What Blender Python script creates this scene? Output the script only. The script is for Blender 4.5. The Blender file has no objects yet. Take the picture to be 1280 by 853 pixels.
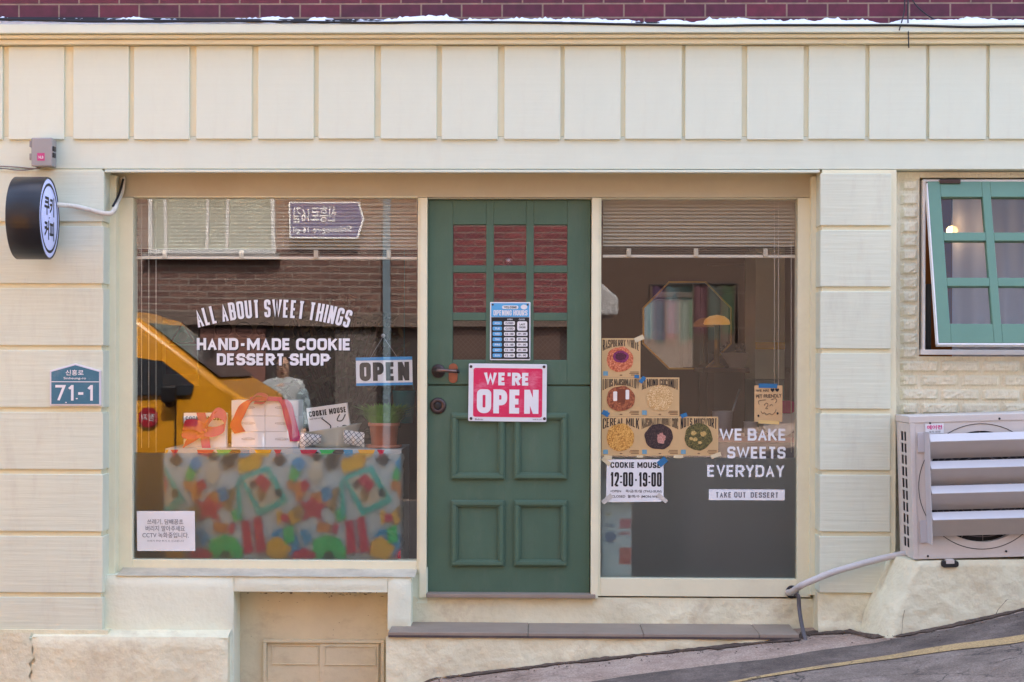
import bpy, math, random
from mathutils import Vector, Matrix, Euler, noise
random.seed(7)
D = bpy.data
SC = bpy.context.scene
COL = SC.collection
rad = math.radians

# ------------------------------------------------------------------ camera
F = 1920.0
CAM = Vector((0.0, -7.8, 1.6))
YAW, ROLL = 0.0193, 0.0030
CM = Euler((math.pi / 2, 0, YAW)).to_matrix() @ Matrix.Rotation(ROLL, 3, 'Z')
cd = D.cameras.new('camera')
cd.sensor_width = 36.0
cd.lens = 36.0 * F / 1280.0
cd.shift_y = 23.5 / 1280.0
cd.clip_start, cd.clip_end = 0.05, 500
cam = D.objects.new('camera', cd)
cam.location = CAM
cam.rotation_euler = CM.to_euler()
COL.objects.link(cam)
SC.camera = cam

# ------------------------------------------------------------------ sky, sun, exposure
SUN_EL, SUN_AZ = rad(52), rad(12)          # the sun stands behind the shop: its front is in open shade
w = D.worlds.new('World')
SC.world = w
w.use_nodes = True
nt = w.node_tree
sky = nt.nodes.new('ShaderNodeTexSky')
sky.sky_type = 'NISHITA'
sky.sun_disc = False
sky.sun_elevation = SUN_EL
sky.sun_rotation = SUN_AZ
sky.dust_density = 5.0
sky.ozone_density = 1.0
sky.air_density = 1.0
nt.links.new(sky.outputs[0], nt.nodes['Background'].inputs[0])
nt.nodes['Background'].inputs[1].default_value = 0.15
sl = D.lights.new('sun', 'SUN')
sl.energy = 2.1
sl.angle = rad(0.6)
sl.color = (1.0, 0.96, 0.91)
sun = D.objects.new('sun', sl)
sd = Vector((math.sin(SUN_AZ) * math.cos(SUN_EL), math.cos(SUN_AZ) * math.cos(SUN_EL), math.sin(SUN_EL)))
sun.rotation_euler = (-sd).to_track_quat('-Z', 'Y').to_euler()
sun.location = (0, 0, 12)
COL.objects.link(sun)
vs = SC.view_settings
vs.view_transform = 'Standard'
vs.look = 'None'
vs.exposure = 2.85
vs.gamma = 1.0
vs.use_curve_mapping = False
SC.cycles.use_denoising = True
SC.cycles.max_bounces = 12
SC.cycles.use_adaptive_sampling = False
SC.cycles.transparent_max_bounces = 16
SC.cycles.caustics_reflective = False
SC.cycles.sample_clamp_indirect = 6.0

# ------------------------------------------------------------------ measuring: photo pixel -> point on the vertical plane y = Y
def P(px, py, Y):
    d = CM @ Vector(((px - 640) / F, (450 - py) / F, -1))
    return CAM + d * ((Y - CAM.y) / d.y)
def XP(px, Y, py=450): return P(px, py, Y).x
def ZP(py, Y, px=640): return P(px, py, Y).z
def RC(x0, y0, x1, y1, Y):
    cx, cy = (x0 + x1) / 2, (y0 + y1) / 2
    return P(x0, cy, Y).x, P(x1, cy, Y).x, P(cx, y1, Y).z, P(cx, y0, Y).z

# ------------------------------------------------------------------ materials
def lin(c):
    return tuple((v / 255 / 12.92) if v / 255 <= 0.04045 else ((v / 255 + 0.055) / 1.055) ** 2.4 for v in c)
MATS = {}
def mat(name, col, rough=0.6, var=0.08, vs_=6.0, bump=0.0, bs=60.0, metal=0.0, spec=0.4, stain=None, st_s=2.0, st_a=0.3,
        st_scale=(1, 1, 1), emit=0.0, coat=0.0, bscale=(1, 1, 1), fine=0.0):
    if name in MATS: return MATS[name]
    m = D.materials.new(name); m.use_nodes = True
    n, l = m.node_tree.nodes, m.node_tree.links
    b = n['Principled BSDF']
    b.inputs['Roughness'].default_value = rough
    b.inputs['Metallic'].default_value = metal
    b.inputs['Specular IOR Level'].default_value = spec
    if coat: b.inputs['Coat Weight'].default_value = coat; b.inputs['Coat Roughness'].default_value = 0.08
    tc = n.new('ShaderNodeTexCoord')
    out = None
    if var or stain:
        nz = n.new('ShaderNodeTexNoise'); nz.inputs['Scale'].default_value = vs_; nz.inputs['Detail'].default_value = 6
        nz.inputs['Roughness'].default_value = 0.65
        l.new(tc.outputs['Object'], nz.inputs['Vector'])
        mr = n.new('ShaderNodeMapRange')
        mr.inputs[1].default_value = 0.3; mr.inputs[2].default_value = 0.7
        mr.inputs[3].default_value = 1 - var; mr.inputs[4].default_value = 1 + var * 0.6
        l.new(nz.outputs[0], mr.inputs[0])
        vm = n.new('ShaderNodeVectorMath'); vm.operation = 'SCALE'
        vm.inputs[0].default_value = col
        l.new(mr.outputs[0], vm.inputs['Scale'])
        out = vm.outputs[0]
        if fine:
            nf = n.new('ShaderNodeTexNoise'); nf.inputs['Scale'].default_value = 180; nf.inputs['Detail'].default_value = 3
            l.new(tc.outputs['Object'], nf.inputs['Vector'])
            mf = n.new('ShaderNodeMapRange'); mf.inputs[1].default_value = .3; mf.inputs[2].default_value = .7
            mf.inputs[3].default_value = 1 - fine; mf.inputs[4].default_value = 1 + fine
            l.new(nf.outputs[0], mf.inputs[0])
            v2 = n.new('ShaderNodeVectorMath'); v2.operation = 'SCALE'
            l.new(out, v2.inputs[0]); l.new(mf.outputs[0], v2.inputs['Scale']); out = v2.outputs[0]
        if stain:
            mp = n.new('ShaderNodeMapping'); mp.inputs['Scale'].default_value = st_scale
            l.new(tc.outputs['Object'], mp.inputs[0])
            n2 = n.new('ShaderNodeTexNoise'); n2.inputs['Scale'].default_value = st_s; n2.inputs['Detail'].default_value = 9
            n2.inputs['Roughness'].default_value = 0.72
            l.new(mp.outputs[0], n2.inputs['Vector'])
            m2 = n.new('ShaderNodeMapRange'); m2.inputs[1].default_value = 0.52; m2.inputs[2].default_value = 0.72
            m2.inputs[3].default_value = 0; m2.inputs[4].default_value = st_a
            l.new(n2.outputs[0], m2.inputs[0])
            mx = n.new('ShaderNodeMix'); mx.data_type = 'RGBA'
            l.new(m2.outputs[0], mx.inputs['Factor']); l.new(out, mx.inputs['A']); mx.inputs['B'].default_value = (*stain, 1)
            out = mx.outputs['Result']
        l.new(out, b.inputs['Base Color'])
    else:
        b.inputs['Base Color'].default_value = (*col, 1)
    if bump:
        mp = n.new('ShaderNodeMapping'); mp.inputs['Scale'].default_value = bscale
        l.new(tc.outputs['Object'], mp.inputs[0])
        nb = n.new('ShaderNodeTexNoise'); nb.inputs['Scale'].default_value = bs; nb.inputs['Detail'].default_value = 5
        l.new(mp.outputs[0], nb.inputs['Vector'])
        bp = n.new('ShaderNodeBump'); bp.inputs['Strength'].default_value = bump; bp.inputs['Distance'].default_value = 0.01
        l.new(nb.outputs[0], bp.inputs['Height']); l.new(bp.outputs[0], b.inputs['Normal'])
    if emit:
        b.inputs['Emission Color'].default_value = (*col, 1); b.inputs['Emission Strength'].default_value = emit
    MATS[name] = m
    return m

def brick_mat(name, c1, c2, mortar, bw, bh, ms, rough=0.6, bump=0.5, bias=0.0):
    m = D.materials.new(name); m.use_nodes = True
    n, l = m.node_tree.nodes, m.node_tree.links
    b = n['Principled BSDF']; b.inputs['Roughness'].default_value = rough
    tc = n.new('ShaderNodeTexCoord'); sp = n.new('ShaderNodeSeparateXYZ'); cb = n.new('ShaderNodeCombineXYZ')
    l.new(tc.outputs['Object'], sp.inputs[0]); l.new(sp.outputs['X'], cb.inputs['X']); l.new(sp.outputs['Z'], cb.inputs['Y'])
    br = n.new('ShaderNodeTexBrick')
    l.new(cb.outputs[0], br.inputs['Vector'])
    br.inputs['Color1'].default_value = (*c1, 1); br.inputs['Color2'].default_value = (*c2, 1); br.inputs['Mortar'].default_value = (*mortar, 1)
    br.inputs['Scale'].default_value = 1.0; br.inputs['Brick Width'].default_value = bw; br.inputs['Row Height'].default_value = bh
    br.inputs['Mortar Size'].default_value = ms; br.inputs['Mortar Smooth'].default_value = 0.15; br.inputs['Bias'].default_value = bias
    nz = n.new('ShaderNodeTexNoise'); nz.inputs['Scale'].default_value = 25; nz.inputs['Detail'].default_value = 5
    l.new(tc.outputs['Object'], nz.inputs['Vector'])
    mr = n.new('ShaderNodeMapRange'); mr.inputs[1].default_value = .3; mr.inputs[2].default_value = .7; mr.inputs[3].default_value = .75; mr.inputs[4].default_value = 1.15
    l.new(nz.outputs[0], mr.inputs[0])
    vm = n.new('ShaderNodeVectorMath'); vm.operation = 'SCALE'
    l.new(br.outputs['Color'], vm.inputs[0]); l.new(mr.outputs[0], vm.inputs['Scale']); l.new(vm.outputs[0], b.inputs['Base Color'])
    bp = n.new('ShaderNodeBump'); bp.inputs['Strength'].default_value = bump; bp.inputs['Distance'].default_value = 0.012; bp.invert = True
    l.new(br.outputs['Fac'], bp.inputs['Height']); l.new(bp.outputs[0], b.inputs['Normal'])
    return m

def glass_mat(name, ior=1.9, tint=(0.93, 0.95, 0.94), wave=0.04, wscale=1.2):
    m = D.materials.new(name); m.use_nodes = True
    n, l = m.node_tree.nodes, m.node_tree.links
    n.remove(n['Principled BSDF'])
    tr = n.new('ShaderNodeBsdfTransparent'); tr.inputs[0].default_value = (*tint, 1)
    gl = n.new('ShaderNodeBsdfGlossy'); gl.inputs['Roughness'].default_value = 0.0
    r0 = ((ior - 1) / (ior + 1)) ** 2            # Schlick reflectance, the same from both sides of the pane
    ge = n.new('ShaderNodeNewGeometry'); dt = n.new('ShaderNodeVectorMath'); dt.operation = 'DOT_PRODUCT'
    l.new(ge.outputs['Incoming'], dt.inputs[0]); l.new(ge.outputs['Normal'], dt.inputs[1])
    def mth(op, a, b):
        q = n.new('ShaderNodeMath'); q.operation = op
        for i, v in enumerate((a, b)):
            if v is None: continue
            if hasattr(v, 'links'): l.new(v, q.inputs[i])
            else: q.inputs[i].default_value = v
        return q.outputs[0]
    ab = mth('ABSOLUTE', dt.outputs['Value'], None)
    fr_ = mth('MULTIPLY_ADD', mth('POWER', mth('SUBTRACT', 1.0, ab), 5.0), 1 - r0); fr_.node.inputs[2].default_value = r0
    mx = n.new('ShaderNodeMixShader')
    l.new(fr_, mx.inputs[0]); l.new(tr.outputs[0], mx.inputs[1]); l.new(gl.outputs[0], mx.inputs[2])
    l.new(mx.outputs[0], n['Material Output'].inputs[0])
    if wave:
        tc = n.new('ShaderNodeTexCoord'); nz = n.new('ShaderNodeTexNoise'); nz.inputs['Scale'].default_value = wscale; nz.inputs['Detail'].default_value = 1
        l.new(tc.outputs['Object'], nz.inputs['Vector'])
        bp = n.new('ShaderNodeBump'); bp.inputs['Strength'].default_value = wave; bp.inputs['Distance'].default_value = 0.1
        l.new(nz.outputs[0], bp.inputs['Height']); l.new(bp.outputs[0], gl.inputs['Normal'])
    return m

def film_mat(name, milk=(0.5, 0.55, 0.52), amount=0.075, rough=0.5):
    m = D.materials.new(name); m.use_nodes = True
    n, l = m.node_tree.nodes, m.node_tree.links
    n.remove(n['Principled BSDF'])
    rf = n.new('ShaderNodeBsdfRefraction'); rf.inputs['Roughness'].default_value = rough; rf.inputs['IOR'].default_value = 1.4
    rf.inputs[0].default_value = (0.86, 0.9, 0.88, 1)
    df = n.new('ShaderNodeBsdfDiffuse'); df.inputs[0].default_value = (*milk, 1)
    mx = n.new('ShaderNodeMixShader'); mx.inputs[0].default_value = amount
    tc = n.new('ShaderNodeTexCoord'); nz = n.new('ShaderNodeTexNoise'); nz.inputs['Scale'].default_value = 3; nz.inputs['Detail'].default_value = 6
    mr = n.new('ShaderNodeMapRange'); mr.inputs[3].default_value = amount * .75; mr.inputs[4].default_value = amount * 1.25
    l.new(tc.outputs['Object'], nz.inputs['Vector']); l.new(nz.outputs[0], mr.inputs[0]); l.new(mr.outputs[0], mx.inputs[0])
    l.new(rf.outputs[0], mx.inputs[1]); l.new(df.outputs[0], mx.inputs[2]); l.new(mx.outputs[0], n['Material Output'].inputs[0])
    return m

def cookie_mat(name, c1, c2, c3, scale=90, style='noise'):
    m = D.materials.new(name); m.use_nodes = True
    n, l = m.node_tree.nodes, m.node_tree.links
    b = n['Principled BSDF']; b.inputs['Roughness'].default_value = 0.6
    tc = n.new('ShaderNodeTexCoord'); nz = n.new('ShaderNodeTexNoise' if style == 'noise' else 'ShaderNodeTexVoronoi')
    nz.inputs['Scale'].default_value = scale
    l.new(tc.outputs['Object'], nz.inputs['Vector'])
    cr = n.new('ShaderNodeValToRGB'); e = cr.color_ramp.elements
    e[0].position = .3; e[0].color = (*c1, 1); e[1].position = .72; e[1].color = (*c3, 1)
    k = e.new(.5); k.color = (*c2, 1)
    l.new(nz.outputs[0], cr.inputs[0]); l.new(cr.outputs[0], b.inputs['Base Color'])
    return m

CREAM = mat('cream_paint', (0.71, 0.76, 0.62), 0.55, 0.035, 3, bump=0.10, bs=40, bscale=(.06, 1, 1), stain=(.50, .45, .36), st_s=5, st_a=.14, st_scale=(1.6, 1, .35))
CREAM_L = mat('cream_paint_siding', (0.70, 0.73, 0.58), 0.55, 0.05, 2.5, bump=0.22, bs=60, bscale=(.05, 1, 1), stain=(.42, .37, .30), st_s=5, st_a=.26, st_scale=(1.8, 1, .4))
FRAME = mat('cream_paint_frame', (0.80, 0.765, 0.55), 0.5, 0.05, 4, bump=0.08, bs=30, stain=(.45, .36, .25), st_s=3, st_a=.18)
STUCCO = mat('yellowed_stucco', (0.80, 0.765, 0.55), 0.85, 0.12, 3, bump=1.0, bs=22, stain=(.40, .30, .19), st_s=4.2, st_a=.5)
STUCCO_W = mat('whitewashed_stucco', (0.80, 0.835, 0.665), 0.85, 0.05, 3, bump=0.35, bs=34, stain=(.5, .40, .28), st_s=2.4, st_a=.22)
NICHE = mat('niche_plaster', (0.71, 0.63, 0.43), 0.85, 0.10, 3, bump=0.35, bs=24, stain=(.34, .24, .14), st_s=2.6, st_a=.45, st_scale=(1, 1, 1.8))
GREEN = mat('door_green_paint', (0.072, 0.138, 0.092), 0.5, 0.10, 3, bump=0.16, bs=45, bscale=(1, 1, .06), stain=(.13, .17, .13), st_s=6, st_a=.30, st_scale=(1.5, 1, .5), fine=.04)
HEADER = mat('shaded_header_paint', (0.52, 0.46, 0.31), 0.5, 0.07, 4, bump=0.08, bs=30, stain=(.40, .31, .21), st_s=3, st_a=.25)  # frame paint darkened: shade under the lintel is put into the colour
GREEN2 = mat('sash_green_paint', (0.135, 0.262, 0.188), 0.45, 0.06, 4, bump=0.05, bs=30)
BLACK = mat('black_plastic', (0.012, 0.012, 0.014), 0.45, 0.1, 8)
DARKMETAL = mat('sign_black_metal', (0.014, 0.014, 0.018), 0.35, 0.12, 5, bump=.12, bs=40, bscale=(.05, 1, 1))
WHITE = mat('white_paint', (0.80, 0.80, 0.80), 0.5, 0.03, 6)
PAPER = mat('white_paper', (0.78, 0.78, 0.79), 0.7, 0.04, 12, bump=.06, bs=18)
VINYL = mat('white_vinyl', (0.80, 0.81, 0.84), 0.5, 0.03, 20)
INK = mat('black_ink', (0.015, 0.014, 0.014), 0.6, 0.0)
GREYINK = mat('grey_ink', (0.18, 0.18, 0.2), 0.6, 0.0)
KRAFT = mat('kraft_paper', (0.60, 0.40, 0.19), 0.7, 0.05, 18)
BROWNMETAL = mat('brown_metal', (0.075, 0.050, 0.048), 0.38, 0.15, 20, metal=.6, coat=.2)
STEEL = mat('steel', (0.5, 0.5, 0.52), 0.35, 0.1, 20, metal=.9)
ACW = mat('aged_casing_paint', (0.64, 0.585, 0.535), 0.5, 0.06, 4, stain=(.33, .25, .22), st_s=2.5, st_a=.22)
ACL = mat('louvre_metal', (0.54, 0.525, 0.535), 0.42, 0.05, 5)
GRILL = mat('grille_black', (0.02, 0.02, 0.022), 0.5, 0.1, 9)
GOLD = mat('gold_frame', (0.62, 0.38, 0.11), 0.3, 0.1, 9, metal=.8)
WOOD = mat('dark_wood', (0.10, 0.05, 0.035), 0.5, 0.25, 6, bump=.1, bs=20, bscale=(1, 1, .1))
ROOM = mat('room_wall_paint', (0.15, 0.10, 0.085), 0.8, 0.08, 2)
ROOMF = mat('room_floor', (0.16, 0.11, 0.085), 0.6, 0.15, 4)
TERRA = mat('terracotta', (0.58, 0.24, 0.15), 0.75, 0.12, 9)
LEAF = mat('leaf_green', (0.20, 0.42, 0.08), 0.55, 0.35, 9)
LEAFD = mat('leaf_dark', (0.11, 0.085, 0.05), 0.6, 0.4, 9)
RED = mat('red_satin', (0.58, 0.004, 0.05), 0.35, 0.15, 9)
PINK = mat('crimson_satin', (0.50, 0.004, 0.13), 0.35, 0.15, 9)
TILE = mat('grey_step_tile', (0.30, 0.24, 0.19), 0.55, 0.12, 5, stain=(.14, .11, .1), st_s=4, st_a=.4)
CABLE = mat('black_cable', (0.012, 0.013, 0.016), 0.5, 0.1, 9)
SNOW = mat('snow', (0.82, 0.84, 0.88), 0.7, 0.05, 20, bump=.4, bs=40)
GLASS = glass_mat('window_glass', 1.95, (.96, .97, .965), wave=.010)
DGLASS = glass_mat('door_glass', 1.9, (.75, .72, .72), 0, 5)
SGLASS = glass_mat('sash_glass', 1.6, (0.9, .92, .92), .0)
FILM = film_mat('frosted_film', (.52, .57, .53), .095, .5)
FILM_L = film_mat('frosted_film_clearer', (.5, .55, .52), .045, .56)
# ------------------------------------------------------------------ mesh builder
_txt_cache = {}
def text_geo(body, bold=0.0):
    key = (body, bold)
    if key in _txt_cache: return _txt_cache[key]
    cu = D.curves.new('t', 'FONT'); cu.body = body; cu.offset = bold; cu.resolution_u = 3
    ob = D.objects.new('t', cu); COL.objects.link(ob)
    dg = bpy.context.evaluated_depsgraph_get()
    me = D.meshes.new_from_object(ob.evaluated_get(dg))
    vv = [(v.co.x, v.co.y) for v in me.vertices]
    ff = [tuple(p.vertices) for p in me.polygons]
    D.objects.remove(ob); D.curves.remove(cu); D.meshes.remove(me)
    x0 = min(v[0] for v in vv); x1 = max(v[0] for v in vv); y0 = min(v[1] for v in vv); y1 = max(v[1] for v in vv)
    vv = [((x - x0) / (x1 - x0), (y - y0) / (y1 - y0)) for x, y in vv]
    _txt_cache[key] = (vv, ff)
    return vv, ff

class MB:
    def __init__(s): s.v = []; s.f = []; s.m = []; s.sm = []
    def add(s, vv, ff, m=0, smooth=False):
        o = len(s.v)
        s.v += [Vector(v) for v in vv]
        for f in ff: s.f.append(tuple(i + o for i in f)); s.m.append(m); s.sm.append(smooth)
        return s
    def box(s, x0, x1, y0, y1, z0, z1, m=0):
        vv = [(x, y, z) for z in (z0, z1) for y in (y0, y1) for x in (x0, x1)]
        return s.add(vv, [(0, 2, 3, 1), (4, 5, 7, 6), (0, 1, 5, 4), (2, 6, 7, 3), (0, 4, 6, 2), (1, 3, 7, 5)], m)
    def pbox(s, px0, py0, px1, py1, Yf, Yb, m=0):      # front rectangle measured on the photo at depth Yf, reaching back to Yb
        x0, x1, z0, z1 = RC(px0, py0, px1, py1, Yf)
        return s.box(x0, x1, Yf, Yb, z0, z1, m)
    def prism(s, pts, y0, y1, m=0):                    # pts (x, z) outline, extruded y0 (front) .. y1
        n = len(pts)
        vv = [(x, y0, z) for x, z in pts] + [(x, y1, z) for x, z in pts]
        ff = [tuple(range(n)), tuple(range(2 * n - 1, n - 1, -1))] + [(i, (i + 1) % n + 0, (i + 1) % n + n, i + n)[::-1] for i in range(n)]
        return s.add(vv, ff, m)
    def flat(s, pts, y, m=0):
        return s.add([(x, y, z) for x, z in pts], [tuple(range(len(pts)))], m)
    def tube(s, pts, r, n=8, m=0, caps=True):
        pts = [Vector(p) for p in pts]; k = len(pts); vv = []; ff = []
        up = None
        for i, p in enumerate(pts):
            t = (pts[min(i + 1, k - 1)] - pts[max(i - 1, 0)]).normalized()
            if up is None:
                up = t.orthogonal().normalized()
            else:
                up = (up - t * up.dot(t)); up = up.normalized() if up.length > 1e-6 else t.orthogonal().normalized()
            bi = t.cross(up)
            rr = r[i] if isinstance(r, (list, tuple)) else r
            for j in range(n):
                a = 2 * math.pi * j / n
                vv.append(p + (up * math.cos(a) + bi * math.sin(a)) * rr)
        for i in range(k - 1):
            for j in range(n):
                ff.append((i * n + j, i * n + (j + 1) % n, (i + 1) * n + (j + 1) % n, (i + 1) * n + j))
        s.add(vv, ff, m, True)
        if caps:
            o = len(s.v) - k * n
            for q in (tuple(o + j for j in range(n))[::-1], tuple(o + (k - 1) * n + j for j in range(n))):
                s.f.append(q); s.m.append(m); s.sm.append(False)
        return s
    def lathe(s, prof, c, axis='Z', n=32, m=0, smooth=True):
        vv = []; ff = []; k = len(prof)
        for i, (r, h) in enumerate(prof):
            for j in range(n):
                a = 2 * math.pi * j / n; ca, sa = math.cos(a) * r, math.sin(a) * r
                q = {'Z': (ca, sa, h), 'Y': (ca, h, -sa), 'X': (h, ca, sa)}[axis]
                vv.append((c[0] + q[0], c[1] + q[1], c[2] + q[2]))
        for i in range(k - 1):
            for j in range(n):
                ff.append((i * n + j, i * n + (j + 1) % n, (i + 1) * n + (j + 1) % n, (i + 1) * n + j))
        s.add(vv, ff, m, smooth)
        o = len(s.v) - k * n
        if prof[0][0] > 1e-6: s.f.append(tuple(o + j for j in range(n))[::-1]); s.m.append(m); s.sm.append(False)
        if prof[-1][0] > 1e-6: s.f.append(tuple(o + (k - 1) * n + j for j in range(n))); s.m.append(m); s.sm.append(False)
        return s
    def grid(s, fn, nu, nv, m=0, smooth=True):
        vv = [fn(i / nu, j / nv) for j in range(nv + 1) for i in range(nu + 1)]
        ff = [(j * (nu + 1) + i, j * (nu + 1) + i + 1, (j + 1) * (nu + 1) + i + 1, (j + 1) * (nu + 1) + i) for j in range(nv) for i in range(nu)]
        return s.add(vv, ff, m, smooth)
    def text(s, body, x0, y0, x1, y1, Y, bold=0.0, m=0, warp=None, rot=0.0, fat=0.0):   # photo rectangle -> lettering on plane Y
        if fat:                                         # heavy lettering: the glyphs laid over themselves a hair to each side, each copy a little prouder
            for k, (dx, dy) in enumerate(((-1, .35), (1, .35), (-1, -.35), (1, -.35), (0, 0))):
                s.text(body, x0 + fat + dx * fat, y0 + fat * .35 + dy * fat, x1 - fat + dx * fat, y1 - fat * .35 + dy * fat, Y - .00012 * k, bold, m, warp, rot)
            return s
        vv, ff = text_geo(body, bold)
        a0, a1, b0, b1 = RC(x0, y0, x1, y1, Y)
        cx, cz = (a0 + a1) / 2, (b0 + b1) / 2; ca, sa = math.cos(rot), math.sin(rot)
        out = []
        for u, v in vv:
            if warp: u, v = warp(u, v)
            x, z = a0 + (a1 - a0) * u - cx, b0 + (b1 - b0) * v - cz
            out.append((cx + x * ca - z * sa, Y, cz + x * sa + z * ca))
        return s.add(out, ff, m)
    def rot(s, c, ang, axis='Y', start=0):
        Mx = Matrix.Rotation(ang, 3, axis); c = Vector(c)
        for i in range(start, len(s.v)): s.v[i] = Mx @ (s.v[i] - c) + c
        return s
    def bounds(s):
        return [(min(v[i] for v in s.v), max(v[i] for v in s.v)) for i in range(3)]
    def obj(s, name, mats, parent=None, loc=None, bevel=0.0, smooth=False, seg=2):
        mats = mats if isinstance(mats, (list, tuple)) else [mats]
        if loc is None and parent is not None: loc = ORIG[parent.name]
        if loc is None:
            b = s.bounds(); loc = Vector(((b[0][0] + b[0][1]) / 2, (b[1][0] + b[1][1]) / 2, b[2][0]))
        loc = Vector(loc)
        me = D.meshes.new(name)
        me.from_pydata([v - loc for v in s.v], [], s.f)
        for q in mats: me.materials.append(q)
        for p, mi, sm in zip(me.polygons, s.m, s.sm):
            p.material_index = mi; p.use_smooth = sm or smooth
        me.update()
        o = D.objects.new(name, me); COL.objects.link(o)
        if parent is not None: o.parent = parent
        else: o.location = loc
        ORIG[o.name] = loc
        if bevel:
            b = o.modifiers.new('bevel', 'BEVEL'); b.width = bevel; b.segments = seg; b.limit_method = 'ANGLE'; b.angle_limit = rad(40)
        return o
ORIG = {}
def tag(o, label=None, cat=None, group=None, kind=None):
    if label: o['label'] = label
    if cat: o['category'] = cat
    if group: o['group'] = group
    if kind: o['kind'] = kind
    return o
def thing(name, label, cat, loc, group=None, rot=(0, 0, 0)):
    o = D.objects.new(name, None); COL.objects.link(o)
    o.location = loc; o.rotation_euler = rot; o.empty_display_size = .1
    ORIG[o.name] = Vector(loc)
    return tag(o, label, cat, group)
def copy_tree(o, parent=None):
    c = o.copy(); COL.objects.link(c)
    if parent is not None: c.parent = parent
    for ch in [q for q in D.objects if q.parent == o]: copy_tree(ch, c)
    return c
def ellipse(cx, cz, rx, rz, n=32, wob=0.0, seed=0):
    return [(cx + rx * math.cos(2 * math.pi * i / n) * (1 + wob * noise.noise(Vector((math.cos(2 * math.pi * i / n) * 2, math.sin(2 * math.pi * i / n) * 2, seed)))),
             cz + rz * math.sin(2 * math.pi * i / n) * (1 + wob * noise.noise(Vector((math.cos(2 * math.pi * i / n) * 2, math.sin(2 * math.pi * i / n) * 2, seed))))) for i in range(n)]
def rrect(x0, x1, z0, z1, r, n=5):
    out = []
    for cx, cz, a0 in ((x1 - r, z1 - r, 0), (x0 + r, z1 - r, 90), (x0 + r, z0 + r, 180), (x1 - r, z0 + r, 270)):
        for i in range(n + 1):
            a = rad(a0 + 90 * i / n); out.append((cx + r * math.cos(a), cz + r * math.sin(a)))
    return out
def prr(x0, y0, x1, y1, r, Y): a = RC(x0, y0, x1, y1, Y); return rrect(*a, r * (8.0 / F))
def pell(cx, cy, rx, ry, Y, n=32, wob=0, seed=0):
    p = P(cx, cy, Y); k = (Y - CAM.y) / F
    return ellipse(p.x, p.z, rx * k, ry * k, n, wob, seed)
def ppts(pts, Y): return [(P(a, b, Y).x, P(a, b, Y).z) for a, b in pts]

# ------------------------------------------------------------------ ground: one sheet following the sloping street
HK = [(-60, -1.6), (-12, -.10), (-4, .03), (-2.9, -.06), (-1.9, -.16), (-1.2, -.17), (-.80, -.13), (-.56, -.01), (-.53, 0.0), (.09, .08), (.7, .15), (1.29, .212), (1.61, .235), (2.0, .315), (2.36, .40), (3.2, .56), (5, .78), (12, 1.3), (60, 2.6)]
def hg(x):
    for (a, b), (c, d) in zip(HK, HK[1:]):
        if a <= x <= c: return b + (d - b) * (x - a) / (c - a)
    return HK[0][1] if x < 0 else HK[-1][1]
def G(px, py):
    d = CM @ Vector(((px - 640) / F, (450 - py) / F, -1)); t = 7.0
    for _ in range(40):
        p = CAM + d * t; t = (hg(p.x) - CAM.z) / d.z
    return CAM + d * t
KN = sorted(set([k[0] for k in HK] + [round(-6 + .1 * i, 3) for i in range(121)] + [-40, -25, -18, -9, -7.5, 7.5, 9, 18, 25, 40]))
def interp(pts, x):
    if x <= pts[0][0]: return pts[0][1]
    for (a, b), (c, d) in zip(pts, pts[1:]):
        if x <= c: return b + (d - b) * (x - a) / (c - a)
    return pts[-1][1]
def strip(name, f0, f1, dz, m, x0=-60, x1=60, ny=1):
    ks = [k for k in KN if x0 <= k <= x1]; b = MB()
    vv = []; ff = []
    for k in ks:
        a, c = f0(k), f1(k)
        for j in range(ny + 1): vv.append((k, a + (c - a) * j / ny, hg(k) + dz))
    for i in range(len(ks) - 1):
        for j in range(ny):
            q = i * (ny + 1) + j; ff.append((q, q + ny + 1, q + ny + 2, q + 1))
    b.add(vv, ff)
    o = b.obj(name, m, loc=(0, 0, 0)); o['kind'] = 'structure'
    return o
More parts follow.
